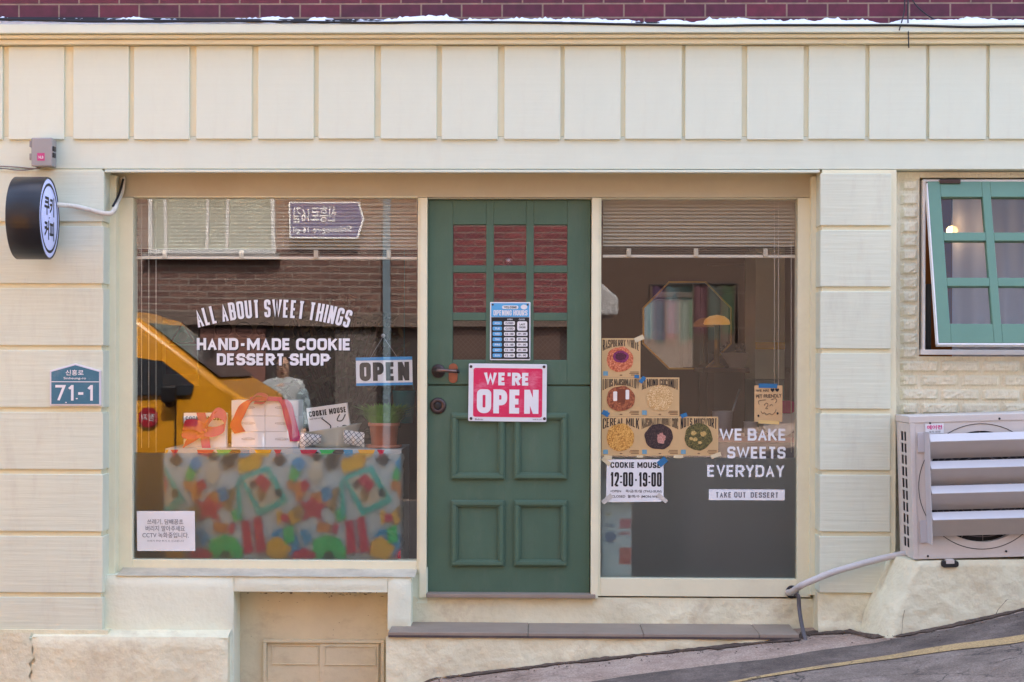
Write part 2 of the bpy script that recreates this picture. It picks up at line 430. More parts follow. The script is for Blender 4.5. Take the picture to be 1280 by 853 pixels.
def road_mat(name, col, dark, light, cracks=0.6, crscale=2.2, agg=.42):
    m = D.materials.new(name); m.use_nodes = True
    n, l = m.node_tree.nodes, m.node_tree.links
    b = n['Principled BSDF']; b.inputs['Roughness'].default_value = .85
    tc = n.new('ShaderNodeTexCoord')
    def nz(scale, det, r=.6):
        q = n.new('ShaderNodeTexNoise'); q.inputs['Scale'].default_value = scale; q.inputs['Detail'].default_value = det; q.inputs['Roughness'].default_value = r
        l.new(tc.outputs['Object'], q.inputs['Vector']); return q
    a = nz(3.2, 10, .78)
    cr = n.new('ShaderNodeValToRGB'); e = cr.color_ramp.elements
    e[0].position = .34; e[0].color = (*dark, 1); e[1].position = .68; e[1].color = (*light, 1); k = e.new(.5); k.color = (*col, 1)
    l.new(a.outputs[0], cr.inputs[0])
    g = nz(105, 3, .75); mr = n.new('ShaderNodeMapRange'); mr.inputs[1].default_value = .3; mr.inputs[2].default_value = .7; mr.inputs[3].default_value = 1 - agg; mr.inputs[4].default_value = 1 + agg
    l.new(g.outputs[0], mr.inputs[0])
    v = n.new('ShaderNodeVectorMath'); v.operation = 'SCALE'; l.new(cr.outputs[0], v.inputs[0]); l.new(mr.outputs[0], v.inputs['Scale'])
    wn = nz(3, 4); wv = n.new('ShaderNodeVectorMath'); wv.operation = 'MULTIPLY_ADD'
    wv.inputs[1].default_value = (.35, .35, .35); l.new(wn.outputs['Color'], wv.inputs[0]); l.new(tc.outputs['Object'], wv.inputs[2])
    vo = n.new('ShaderNodeTexVoronoi'); vo.feature = 'DISTANCE_TO_EDGE'; vo.inputs['Scale'].default_value = crscale; l.new(wv.outputs[0], vo.inputs['Vector'])
    cm = n.new('ShaderNodeMapRange'); cm.inputs[1].default_value = .0; cm.inputs[2].default_value = .02; cm.inputs[3].default_value = cracks; cm.inputs[4].default_value = 0
    l.new(vo.outputs['Distance'], cm.inputs[0])
    mk = nz(1.1, 2); mm = n.new('ShaderNodeMapRange'); mm.inputs[1].default_value = .45; mm.inputs[2].default_value = .6; l.new(mk.outputs[0], mm.inputs[0])
    mu = n.new('ShaderNodeMath'); mu.operation = 'MULTIPLY'; l.new(cm.outputs[0], mu.inputs[0]); l.new(mm.outputs[0], mu.inputs[1])
    mx = n.new('ShaderNodeMix'); mx.data_type = 'RGBA'; l.new(mu.outputs[0], mx.inputs['Factor']); l.new(v.outputs[0], mx.inputs['A']); mx.inputs['B'].default_value = (.02, .017, .016, 1)
    l.new(mx.outputs['Result'], b.inputs['Base Color'])
    bp = n.new('ShaderNodeBump'); bp.inputs['Strength'].default_value = .8; bp.inputs['Distance'].default_value = .008
    l.new(g.outputs[0], bp.inputs['Height']); l.new(bp.outputs[0], b.inputs['Normal'])
    return m
PAVE = road_mat('worn_concrete', (.38, .275, .215), (.20, .135, .10), (.50, .39, .31), .3, 1.6)
TARM = road_mat('patched_asphalt', (.115, .088, .073), (.06, .045, .038), (.21, .165, .14), .3, 1.4)
ROAD = road_mat('cracked_asphalt', (.175, .138, .113), (.105, .08, .066), (.28, .23, .195), .9, 2.6, .45)
YEL = road_mat('worn_yellow_paint', (.40, .275, .125), (.22, .17, .12), (.46, .32, .15), .8, 3.0)
e1 = sorted((p.x, p.y) for p in (G(*q) for q in [(640, 872), (780, 846), (960, 825), (1100, 803), (1200, 785), (1280, 766)]))
y0 = sorted((p.x, p.y) for p in (G(*q) for q in [(900, 858), (960, 846), (1040, 833), (1120, 820), (1200, 807), (1280, 797)]))
y1 = sorted((p.x, p.y) for p in (G(*q) for q in [(900, 860.5), (960, 849), (1040, 837), (1120, 826), (1200, 815), (1280, 806)]))
strip('ground', lambda x: -60, lambda x: .30 if -5.7 < x < 5.7 else 9, 0, PAVE, ny=12)
strip('asphalt_margin', lambda x: interp(y0, x) - .6, lambda x: interp(e1, x) + .02 * noise.noise(Vector((x * 4, 0, 0))), .004, TARM, -25, 25)
strip('far_road', lambda x: -10.8, lambda x: -2.6, .008, road_mat('dark_asphalt', (.065, .06, .06), (.05, .045, .045), (.085, .08, .08), .5, 2.0), -25, 25, 4)
strip('road', lambda x: -2.6, lambda x: interp(y1, x) + .03, .008, ROAD, -25, 25, 4)
strip('yellow_line', lambda x: interp(y1, x) + .006 * noise.noise(Vector((x * 9, 3, 0))), lambda x: interp(y0, x) + .006 * noise.noise(Vector((x * 9, 7, 0))), .012, YEL, -25, 25)
# ------------------------------------------------------------------ heavy block lettering, drawn as strokes
_r = 'r'
GL = {
 'A': (1.06, [[(0, 0), (.5, 1), (1, 0)], [(.2, .30), (.8, .30)]]), 'B': (1, [[(0, .52), (0, 1), (.94, 1, _r), (.94, .52, _r), (0, .52)], [(0, .52), (1, .52, _r), (1, 0, _r), (0, 0), (0, .52)]]),
 'C': (1, [[(1, .70), (1, 1, _r), (0, 1, _r), (0, 0, _r), (1, 0, _r), (1, .30)]]), 'D': (1, [[(0, .5), (0, 1), (1, 1, _r), (1, 0, _r), (0, 0), (0, .5)]]),
 'E': (.86, [[(1, 1), (0, 1), (0, 0), (1, 0)], [(0, .5), (.9, .5)]]), 'F': (.84, [[(1, 1), (0, 1), (0, 0)], [(0, .5), (.9, .5)]]),
 'G': (1.02, [[(1, .72), (1, 1, _r), (0, 1, _r), (0, 0, _r), (1, 0, _r), (1, .46), (.55, .46)]]), 'H': (1, [[(0, 0), (0, 1)], [(1, 0), (1, 1)], [(0, .5), (1, .5)]]),
 'I': (0, [[(.5, 0), (.5, 1)]]), 'K': (1.02, [[(0, 0), (0, 1)], [(.05, .42), (1, 1)], [(.35, .58), (1, 0)]]), 'L': (.82, [[(0, 1), (0, 0), (1, 0)]]),
 'M': (1.5, [[(0, 0), (0, 1)], [(1, 0), (1, 1)], [(0, 1), (.5, .22), (1, 1)]]), 'N': (1.04, [[(0, 0), (0, 1)], [(1, 0), (1, 1)], [(0, 1), (1, 0)]]),
 'O': (1.04, [[(.5, 1), (0, 1, _r), (0, 0, _r), (1, 0, _r), (1, 1, _r), (.5, 1)]]), 'P': (.98, [[(0, 0), (0, 1), (1, 1, _r), (1, .44, _r), (0, .44)]]),
 'R': (1, [[(0, 0), (0, 1), (1, 1, _r), (1, .46, _r), (0, .46)], [(.48, .46), (1, 0)]]), 'S': (.96, [[(1, .74), (1, 1, _r), (0, 1, _r), (0, .51, _r), (1, .51, _r), (1, 0, _r), (0, 0, _r), (0, .26)]]),
 'T': (.96, [[(0, 1), (1, 1)], [(.5, 0), (.5, 1)]]), 'U': (1.02, [[(0, 1), (0, 0, _r), (1, 0, _r), (1, 1)]]), 'V': (1.04, [[(0, 1), (.5, 0), (1, 1)]]),
 'W': (1.8, [[(0, 1), (.26, 0), (.5, .95), (.74, 0), (1, 1)]]), 'Y': (1.02, [[(0, 1), (.5, .46), (1, 1)], [(.5, .5), (.5, 0)]]),
 '0': (.98, [[(.5, 1), (0, 1, _r), (0, 0, _r), (1, 0, _r), (1, 1, _r), (.5, 1)]]), '1': (.42, [[(0, .80), (.8, 1)], [(.8, 0), (.8, 1)]]),
 '2': (.96, [[(0, .72), (0, 1, _r), (1, 1, _r), (1, .56, _r), (0, .06), (1, .0)], [(0, 0), (1, 0)]]), '7': (.95, [[(0, 1), (1, 1), (.36, 0)]]),
 '9': (.98, [[(1, .46), (0, .46, _r), (0, 1, _r), (1, 1, _r), (1, 0, _r), (0, 0, _r), (0, .24)]]), '-': (.55, [[(0, .45), (1, .45)]]),
 ':': (0, [[(.5, .20), (.5, .32)], [(.5, .68), (.5, .80)]]), "'": (0, [[(.5, .72), (.5, 1)]]), ' ': (.45, [])}
def _round(path, r):
    pts = [Vector(p[:2]) for p in path]; out = []
    for i, p in enumerate(path):
        if len(p) < 3 or i in (0, len(path) - 1): out.append(pts[i]); continue
        a, b = pts[i - 1] - pts[i], pts[i + 1] - pts[i]
        rr = min(r, a.length * .5, b.length * .5); a = a.normalized() * rr; b = b.normalized() * rr
        for k in range(6):
            t = k / 5; out.append(pts[i] + a * (1 - t) ** 2 + b * t ** 2)
    return out
def _stroke(pts, t, h):
    n = len(pts); L = []; R = []
    for i in range(n):
        d0 = (pts[i] - pts[i - 1]).normalized() if i else None; d1 = (pts[i + 1] - pts[i]).normalized() if i < n - 1 else None
        if d0 is None or d1 is None:
            closed = (pts[0] - pts[-1]).length < 1e-6
            if closed: d0, d1 = (pts[-1] - pts[-2]).normalized(), (pts[1] - pts[0]).normalized()
            else: d0 = d1 = d0 or d1
        n0, n1 = Vector((-d0.y, d0.x)), Vector((-d1.y, d1.x)); m = n0 + n1
        m = m.normalized() if m.length > 1e-4 else n0
        k = min(2.2, 1 / max(.35, m.dot(n0))) * t / 2
        L.append(pts[i] + m * k); R.append(pts[i] - m * k)
    cl = lambda p: Vector((p.x, min(max(p.y, 0), h)))
    return [cl(p) for p in L], [cl(p) for p in R]
def block(mb, body, x0, y0, x1, y1, Y, t, gap, m=0, warp=None, rot=0.0, rnd=.42, hp=None):
    Wp, Hp = x1 - x0, hp or (y1 - y0)
    ws = [GL[c][0] for c in body]
    base = gap * (len(body) - 1) + t * sum(1 for c in body if c != ' ')
    U = (Wp - base) / sum(ws)
    a0, a1, b0, b1 = RC(x0, y0, x1, y1, Y); cx, cz = (a0 + a1) / 2, (b0 + b1) / 2; ca, sa = math.cos(rot), math.sin(rot)
    x = 0; k = 0
    for c in body:
        w_, paths = GL[c]; w_ = w_ * U
        for path in paths:
            pp = [(x + t / 2 + p[0] * w_, (t / 2 + p[1] * (Hp - t)) if c not in "'" else p[1] * Hp) + tuple(p[2:]) for p in path]
            ends = _round(pp, rnd * (w_ + t))
            if path[0][1] != path[-1][1] or len(path) > 2 or path[0][0] == path[-1][0]:      # stems run to the cap line and the base line
                for e, q in ((0, path[0]), (-1, path[-1])):
                    if q[1] in (0, 1) and c not in 'CGS' and len(path) >= 2:
                        nb = path[1] if e == 0 else path[-2]
                        if nb[1] != q[1]: ends[e] = Vector((ends[e].x, q[1] * Hp))
            L, R = _stroke(ends, t, Hp); vv = []
            for p in L + R:
                u, v = p.x / Wp, p.y / Hp
                if warp: u, v = warp(u, v)
                X_, Z_ = a0 + (a1 - a0) * u - cx, b0 + (b1 - b0) * v - cz
                vv.append((cx + X_ * ca - Z_ * sa, Y - .00004 * (k % 4) - .00012 * (len(vv) % len(L)) / len(L), cz + X_ * sa + Z_ * ca))
            n = len(L); mb.add(vv, [(i, i + 1, n + i + 1, n + i) for i in range(n - 1)], m); k += 1
        x += w_ + (t if c != ' ' else 0) + gap
    return mb
# ------------------------------------------------------------------ the shop
YG = 0.20                                   # glass and door plane
XL, XR = -4.6, 4.6
shop = thing('shop_building', 'cream painted cookie shop with a green panelled door between two display windows', 'shop', (0, 0, 0))
z_cor_t = ZP(29.5, -.10); z_cor_a = ZP(41, -.10); z_cor_b = ZP(47.5, -.07); z_cor_c = ZP(55, -.045)
z_f0 = ZP(211.5, 0.0)
# upper storey and shell
b = MB(); zt = 6.35
b.box(XL, XR, .10, 6.0, z_cor_a, zt)
UB = brick_mat('burgundy_brick', (.075, .008, .030), (.125, .012, .032), (.26, .17, .125), .2085, .0715, .0045, .45, .6)
b.obj('brick_wall', UB, shop)
b = MB()
b.box(XL, XR, -.10, .098, z_cor_a, z_cor_t); b.obj('cornice_cap', CREAM, shop, bevel=.004)
b = MB(); b.box(XL, XR, -.075, .097, z_cor_b, z_cor_a - .002); b.box(XL, XR, -.05, .096, z_cor_c, z_cor_b - .002)
b.obj('cornice_moulding', FRAME, shop, bevel=.004)
z_band = ZP(171, 0)
b = MB(); b.box(XL, XR, .001, .36, z_band + .001, z_cor_c - .002); b.obj('fascia_backing', FRAME, shop)  # yellower paint puts light bounced inside the panel grooves into the colour
b = MB(); b.box(XL, XR, 0, .36, z_f0, z_band); b.obj('fascia', CREAM, shop, bevel=.003)
pe = [-377, -300, -222, -145, -67.5, 10, 89.7, 166.7, 243.6, 322, 398.4, 475.9, 552.6, 629.8, 705.7, 782.4, 858, 935.2, 1012, 1087.8, 1163.5, 1238.2, 1313, 1387, 1461, 1535, 1609]
zpt, zpb = ZP(56, -.02) - .004, ZP(174, -.02)
proto = None
for i, p in enumerate(pe):
    cy = 115
    xa = XP(p, -.022, cy); xb = XP(p + 71 - .0016 * p, -.022, cy)
    if proto is None:
        q = MB().box(-(.285) / 2, .285 / 2, -.016, .001, zpb, zpt)
        proto = q.obj('fascia_panel', CREAM, shop, bevel=.003); o = proto
    else:
        o = proto.copy(); COL.objects.link(o); o.parent = shop
    o.location = ((xa + xb) / 2, 0, random.uniform(-.002, .002)); o.rotation_euler = (0, random.uniform(-.0012, .0012), 0)

# left pilaster with lapped boards
zb_l = ZP(788, -.02, 60)
xl1 = XP(129, -.014, 450)
b = MB(); b.box(XL, xl1 - .012, 0.0, .36, zb_l + .004, z_f0 - .002, 1)  # backing yellowed to paint in the warm bounce between the boards
seams = [206.5 + 4, 277, 354.5, 432, 509.5, 587, 664.5, 741, 789]
for i in range(len(seams) - 1):
    top = ZP(seams[i] + (6 if i else 3), -.014, 60); bot = ZP(seams[i + 1], -.014, 60)
    b.box(XL, xl1, -.014, .0, bot, top)
    b.box(xl1 - .012, xl1 - .0005, .001, .165, bot, top)
b.obj('pilaster', [CREAM_L, FRAME], shop, bevel=.003)
# right pilaster
xr0, xr1 = XP(1025, -.014), XP(1113.5, -.014)
zb_r = ZP(741.5, -.014, 1070); zb_r0 = ZP(820, 0, 1060)
b = MB(); b.box(xr0 + .010, xr1 + .03, 0, .36, zb_r - .002, z_f0 - .002, 1)  # same yellowed backing, board gaps tinted for bounced light
seams = [214, 282, 358.5, 436, 511.5, 588, 665, 741.5]
for i in range(len(seams) - 1):
    top = ZP(seams[i] + (6 if i else 3), -.014, 1070); bot = ZP(seams[i + 1], -.014, 1070)
    b.box(xr0, xr1, -.014, .0, bot, top)
    b.box(xr0 + .0005, xr0 + .010, .001, .165, bot, top)
b.obj('pilaster', [CREAM_L, FRAME], shop, bevel=.003)
b = MB()
def rough_face(u, v, x0, x1, z0, z1, Y, amp, fq, seed):
    x = x0 + (x1 - x0) * u; z = z0 + (z1 - z0) * v
    n = noise.noise(Vector((x * fq, z * fq, seed))) + .5 * noise.noise(Vector((x * fq * 2.3, z * fq * 2.3, seed + 4)))
    return (x, Y - amp * n, z)
b.grid(lambda u, v: rough_face(u, v, xr0 - .005, xr1 + .06, zb_r0 - .1, zb_r - .002, -.012 if v < 0.62 else .004, .010, 9, 2), 24, 22)
b.box(xr0 + .002, xr1 + .06, .03, .34, zb_r0 - .1, zb_r - .004)
b.obj('pilaster_base', STUCCO, shop)

# recess: soffit trim, header, jambs
xj0, xj1 = XP(141, .166), XP(1015, .166)
b = MB()
zs = ZP(216, 0.0)
b.box(XP(130, -.004), XP(1024, -.004), -.006, .03, zs, z_f0 - .004)                       # drip trim under the fascia
b.obj('lintel_trim', CREAM, shop, bevel=.003)
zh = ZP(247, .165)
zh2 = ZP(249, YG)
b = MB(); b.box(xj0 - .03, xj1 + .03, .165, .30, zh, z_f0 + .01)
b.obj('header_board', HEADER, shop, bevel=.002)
b = MB(); zsill = ZP(716, .15)
b.box(xj0 - .045, XP(146.5, .13), .10, .34, zsill - .03, zs - .003); b.obj('jamb', FRAME, shop, bevel=.003); b = MB(); b.box(XP(1013, .13), xj1 + .045, .12, .34, ZP(741, .15), zs - .003)
b.obj('jamb', FRAME, shop, bevel=.003)

def frame_window(name, gx0, gy0, gx1, gy1, fx0, fx1, fy1, film_top, film_right, label):
    b = MB()
    a0, a1, c0, c1 = RC(gx0, gy0, gx1, gy1, YG - .02)
    x0, x1, zf = XP(fx0, .165), XP(fx1, .165), ZP(fy1, .165, (fx0 + fx1) / 2)
    b.box(x0, a0, .163, .26, zf, zh - .002); b.box(a1, x1, .163, .26, zf, zh - .002)
    b.box(a0 - .0, a1 + .0, .1635, .26, zf, c0); b.box(a0, a1, .1645, .26, c1, zh - .002)
    root = b.obj('display_window', FRAME, shop, bevel=.003)
    g0, g1, h0, h1 = a0 - .004, a1 + .004, c0 - .004, c1 + .004
    z_film = ZP(film_top, YG)
    g = MB(); g.add([(g0, YG, h0), (g1, YG, h0), (g1, YG, h1), (g0, YG, h1)], [(0, 1, 2, 3)])
    o = g.obj('pane', GLASS, loc=(0, 0, 0)); o.parent = root
    f = MB(); xf = XP(film_right, YG)
    n = 26; pts = [(g0, h0)] + [(xf + (.012 * noise.noise(Vector((k * .9, 2, 0))) - (.03 if k < 3 else 0)) * (1 if film_right < gx1 - 3 else 0), h0 + (z_film - h0) * k / n) for k in range(n + 1)] + [(g0, z_film)]
    f.flat(pts, YG - .0025)
    o = f.obj('frosted_film', FILM_L if film_right < 600 else FILM, loc=(0, 0, 0)); o.parent = root
    return root
winL = frame_window('l', 167, 245.5, 522, 700, 146, 526, 717, 568, 505, '')
winR = frame_window('r', 751, 249, 996, 723, 747, 1014, 746, 571, 998, '')
# mullions either side of the door
b = MB()
dx0, dx1, dz0, dz1 = RC(535, 250, 738, 741.5, YG)
b.box(XP(525, .155), dx0 - .003, .150, .26, dz0 - .02, zh - .003); b.box(dx1 + .003, XP(748.5, .155), .150, .26, dz0 - .02, zh - .003)
b.box(dx0 - .003, dx1 + .003, .166, .26, dz1 + .003, zh - .003)
b.obj('door_frame', FRAME, shop, bevel=.004)

# sill ledge, plinth under the left window, niche
b = MB(); xs0, xs1 = XP(147, .05), XP(515, .05)
zl1, zl0 = ZP(722.5, .03), ZP(742, .03)
b.grid(lambda u, v: (xs0 + (xs1 + .02 - xs0) * u, .03 + .15 * v, zl1 + .028 * v ** 1.5 + .002 * noise.noise(Vector((u * 14, v * 3, 1)))), 50, 5)
b.obj('sill_ledge', mat('dusty_ledge', (.60, .53, .40), .9, .25, 5, bump=.4, bs=30), shop)
ZB = -.75
zth = ZP(746.5, .14, 640)
b = MB()
nx0, nx1 = XP(292.5, .03), XP(485, .03)
zleg = ZP(789, .03)
def slab(x0, x1, z0, z1, Y, amp=.004, fq=6, n=None):
    nu = max(2, int((x1 - x0) / .03)); nv = max(2, int((z1 - z0) / .03))
    b.grid(lambda u, v: rough_face(u, v, x0, x1, z0, z1, Y + (.012 if v in (0, 1) or u in (0, 1) else 0), amp, fq, 5), nu, nv)
    b.box(x0 + .002, x1 - .002, Y + .010, .36, z0, z1)
slab(xs0 - .10, nx0, ZB, zl1, .03); slab(nx0 + .001, nx1, zl0, zl1 - .001, .031); slab(nx1 + .001, xs1, zleg, zl1, .03)
b.box(xs1 - .05, dx0 + .002, .168, .36, zth - .04, zsill + .02); b.obj('plinth', STUCCO_W, shop)
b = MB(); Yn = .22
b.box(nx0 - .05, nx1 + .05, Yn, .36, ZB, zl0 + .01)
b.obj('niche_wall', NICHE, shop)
# mould and flaking along the top of the niche
rng = random.Random(21); b = MB()
def spot(x, z, y, rx, rz, n=9):
    b.flat([(x + rx * math.cos(6.283 * i / n) * rng.uniform(.5, 1.3), z + rz * math.sin(6.283 * i / n) * rng.uniform(.4, 1.4)) for i in range(n)], y - .0008 - rng.random() * .0012)
for k in range(90):
    x = nx0 + (nx1 - nx0) * rng.random() ** .8; spot(x, zl0 - .012 - abs(rng.gauss(0, .016)), Yn, rng.uniform(.002, .012), rng.uniform(.0008, .003))
for k in range(16): spot(rng.uniform(nx0 + .05, nx1), zl0 - rng.uniform(.02, .30), Yn, rng.uniform(.001, .004), rng.uniform(.0008, .002))
spot(nx0 + .265, zl0 - .033, Yn, .009, .004)
b.obj('mould_spots', mat('mould', (.20, .15, .10), .95, .5, 60), shop)
# sliding vent hatch low in the niche
h = MB()
hx0, hx1, hz0, hz1 = RC(333, 804, 476, 858, Yn - .02)
def pframe(mb, x0, x1, z0, z1, w, y0, y1, m=0):
    mb.box(x0, x1, y0, y1, z1 - w, z1, m); mb.box(x0, x1, y0, y1, z0, z0 + w, m); mb.box(x0, x0 + w, y0, y1, z0 + w, z1 - w, m); mb.box(x1 - w, x1, y0, y1, z0 + w, z1 - w, m)
pframe(h, hx0 - .018, hx1 + .018, hz0 - .02, hz1 + .018, .018, Yn - .022, Yn)
hatch = h.obj('vent_hatch', NICHE, shop, bevel=.003)
xm = XP(400, Yn - .02)
for (x0, x1, yo) in ((hx0, xm + .01, -.004), (xm, hx1 - .012, -.014)):
    q = MB(); q.box(x0 + .001, x1, Yn + yo, Yn - .0005, hz0 - .02, hz1 - .002)
    pframe(q, x0 + .026, x1 - .014, (hz0 + hz1) / 2 - .004, hz1 - .014, .006, Yn + yo - .006, Yn + yo)
    o = q.obj('sliding_panel', NICHE, hatch, loc=(0, 0, 0), bevel=.002)
# lower left base with a crack
b = MB()
bx1 = XP(285, -.06); zbt = ZP(797, -.06, 200); xc = XP(40, -.06)
def base_pt(u, v, x0, x1, s):
    x, y, z = rough_face(u, v, x0, x1, ZB, zbt - (.01 if x0 < xc - .1 else 0), -.06, .007, 6, s); return (x, y, z)
cr = [(xc + .012 * noise.noise(Vector((k * .7, 4, 0))) + .006 * (-1) ** k * (k % 3), 0) for k in range(31)]
def left_of_crack(u, v):
    x, y, z = rough_face(u, v, XL, xc, ZB, ZP(791, -.06, 20), -.062, .007, 6, 3)
    if u == 1: x = cr[round(v * 30)][0] - .004; y += .012
    return (x, y, z)
def right_of_crack(u, v):
    x, y, z = rough_face(u, v, xc, bx1, ZB, zbt, -.06, .007, 6, 3)
    if u == 0: x = cr[round(v * 30)][0] + .003; y += .012
    if u == 1: y += .015
    if v == 1: y += .014
    return (x, y, z)
b.grid(left_of_crack, 60, 30); b.grid(right_of_crack, 40, 30)
b.box(XL, bx1 - .004, -.035, .05, ZB, zbt - .012)
b.box(XL, xl1 + .03, -.02, .1, zbt - .015, zb_l + .002)
b.grid(lambda u, v: (xc + (bx1 - xc) * u, -.048 + .09 * v, zbt - .004 + .03 * v + .003 * noise.noise(Vector((u * 9, v * 3, 8)))), 40, 4)
b.obj('footing', STUCCO, shop)

# doorstep: riser, tiled tread, lower face
zt0, zt1 = ZP(784.5, .17, 760), ZP(797, -.13, 760)
zth = ZP(746.5, .14, 640)
xst0, xst1 = XP(486, -.13), XP(1000, -.13)
b = MB(); b.grid(lambda u, v: rough_face(u, v, xs1 - .06, xj1 + .03, zt0 - .03, zth - .004, .170, .006, 7, 9), 70, 8)
b.box(xs1 - .06, xj1 + .03, .185, .36, zt0 - .05, zth - .006)
b.obj('riser', STUCCO, shop)
b = MB(); b.box(XP(534, .15), XP(745, .15), .128, .36, zth - .004, zth + .016); b.obj('threshold', TILE, shop, bevel=.003)
b = MB()
xa = xst0
while xa < xst1 - .01:
    xb = min(xa + .62 + .1 * math.sin(xa * 7), xst1); b.box(xa + .001, xb - .001, -.13, .19, zt1 - .002 + .002 * math.sin(xa * 9), zt1 + .019 + .001 * math.sin(xa * 31)); xa = xb
b.obj('step_tread', TILE, shop, bevel=.003)
b = MB(); b.box(xst0 + .002, xst1 - .002, -.1335, -.125, zt1 - .006, zt1 + .0045); b.obj('step_nosing', mat('dark_nosing', (.085, .066, .064), .8, .3, 20), shop)
b = MB()
b.grid(lambda u, v: rough_face(u, v, xst0 - .01, xst1 + .01, -.35, zt1 - .003, -.122 - .035 * max(0, .55 - v) , .011, 8, 12), 90, 16)
b.box(xst0, xst1, -.10, .2, -.4, zt1 - .004)
b.obj('step_face', STUCCO, shop)

# textured brick side wall with the casement opening
Yw = .075
ox0, ox1, oz0, oz1 = RC(1152.5, 225, 1372, 443, Yw)
xw0 = xr1 + .012
TB = mat('textured_cream_brick', (.81, .77, .59), .8, .07, 4, bump=.8, bs=55, bscale=(1.6, 1, .7), stain=(.45, .34, .22), st_s=3, st_a=.25)
b = MB()
for (x0, x1, z0, z1) in ((xw0, ox0 - .012, oz0 - .012, z_f0 - .004), (xw0, XR, -.2, oz0 - .012), (ox1 + .012, XR, oz0 - .012, z_f0 - .004), (ox0 - .012, ox1 + .012, oz1 + .012, z_f0 - .004)):
    b.box(x0, x1, Yw + .008, .36, z0, z1)
rowp = .0713
zr = ZP(466, Yw, 1200)
def brick(x0, x1, z0, z1):
    if x1 - x0 < .015: return
    nx = max(2, int((x1 - x0) / .016)); nz = 5; s = random.random() * 50
    def fn(u, v):
        e = min(u, 1 - u) * (x1 - x0); g = min(v, 1 - v) * (z1 - z0)
        k = min(1, e / .003) * min(1, g / .003)
        n = noise.noise(Vector((u * 9 + v * 4, v * 3 - u * 3, s))) * .005 + noise.noise(Vector((u * 22 + v * 9, v * 7, s + 3))) * .0035
        return (x0 + (x1 - x0) * u, Yw + .009 - k * (.016 + n), z0 + (z1 - z0) * v)
    b.grid(fn, nx, nz, 0, False)
for r in range(-22, 16):
    z0 = zr + r * rowp; z1 = z0 + .059
    off = (r % 2) * .104
    if z1 < oz0 - .014:
        x = xw0 + .055 + off - .208
        while x < XR:
            brick(max(x, xw0 + .055), min(x + .196, XR), z0, z1); x += .208
    elif z1 < z_f0 - .03:
        brick(xw0 + .055, ox0 - .018, z0 + random.uniform(-.003, .003), z1)
        x = ox1 + .02 + off - .208
        while x < XR:
            brick(max(x, ox1 + .02), min(x + .196, XR), z0, z1); x += .208
b.obj('textured_brick_wall', TB, shop)
# casement: white frame, green sash hinged at the top, pushed out at the bottom
cw = MB(); pframe(cw, ox0, ox1, oz0, oz1, .014, Yw - .016, .30); 
cw.box(ox0 - .01, ox1 + .01, Yw - .022, Yw + .06, oz0 - .004, oz0 + .022)
casement = cw.obj('casement_window', mat('white_frame_paint', (.78, .755, .72), .45, .04, 6), shop, bevel=.003)
sx0, sx1 = XP(1158, Yw - .02), XP(1364, Yw - .02); sz1 = ZP(229.5, Yw - .02, 1220)
SH = .855; ang = rad(15.5)
sb = MB(); sy0, sy1 = -.035, 0.0
cols = [(.072, .285), (.325, .535), (.575, .782)]; W_ = sx1 - sx0; cols = [(.062, .272), (.314, .524), (.566, W_ - .062)]
rows = [(.085, .275), (.32, .515), (.56, .755)]
xs = [0] + [c for k in cols for c in k] + [W_]; zs_ = [0] + [c for k in rows for c in k] + [SH]
for i in range(len(xs) - 1):
    if i % 2 == 0: sb.box(sx0 + xs[i], sx0 + xs[i + 1], sy0, sy1, sz1 - SH, sz1)
for i in range(1, len(xs) - 1, 2):
    for j in range(0, len(zs_) - 1, 2): sb.box(sx0 + xs[i] - .0, sx0 + xs[i + 1] + .0, sy0 + .001, sy1 - .001, sz1 - zs_[j + 1], sz1 - zs_[j])
hinge = (sx0, 0, sz1)
def swing(mb): 
    mb.rot((0, 0, sz1), -ang, 'X')
    for v in mb.v: v.y += Yw - .0
    return mb
o = swing(sb).obj('sash', GREEN2, casement, loc=(0, 0, 0), bevel=.003); sash = o
gb = MB()
gb.add([(sx0 + .03, -.015, sz1 - SH + .05), (sx1 - .03, -.015, sz1 - SH + .05), (sx1 - .03, -.015, sz1 - .05), (sx0 + .03, -.015, sz1 - .05)], [(0, 1, 2, 3)])
swing(gb).obj('glass', SGLASS, casement, loc=(0, 0, 0))
eb = MB(); eb.box(sx0 - .006, sx0 - .0005, -.034, .004, sz1 - SH - .006, sz1 - .01); eb.box(sx0 - .006, sx1, -.0345, .0035, sz1 - SH - .008, sz1 - SH - .0005)
swing(eb).obj('sash_edge', WHITE, casement, loc=(0, 0, 0))
hb = MB().pbox(1175, 224.5, 1201, 229.5, Yw - .045, Yw - .02); hb.obj('hinge', BROWNMETAL, casement, loc=(0, 0, 0), bevel=.002)

# room behind the glass
zfl = .18; zcl = z_f0 + .05
b = MB(); b.box(XL, XR, 3.0, 3.1, -.8, zcl); b.box(XL, XL + .1, .362, 2.998, -.8, zcl); b.box(XR - .1, XR, .362, 2.998, -.8, zcl)
b.box(1.62, 1.70, .362, 2.998, zfl, zcl)
b.box(XL + .1, XP(146, .3), .362, .42, -.8, zcl)
b.obj('interior_wall', ROOM, shop)
b = MB(); b.box(XL + .1, XR - .1, .362, 2.998, zfl - .05, zfl); b.obj('interior_floor', ROOMF, shop)
b = MB(); b.box(XL, XR, .098, 6.0, zcl, z_cor_a - .001); b.obj('ceiling', mat('ceiling_paint', (.42, .36, .31), .8), shop)
b = MB(); b.box(XL, XR, 5.9, 6.0, -.8, zcl); b.obj('rear_wall', ROOM, shop)

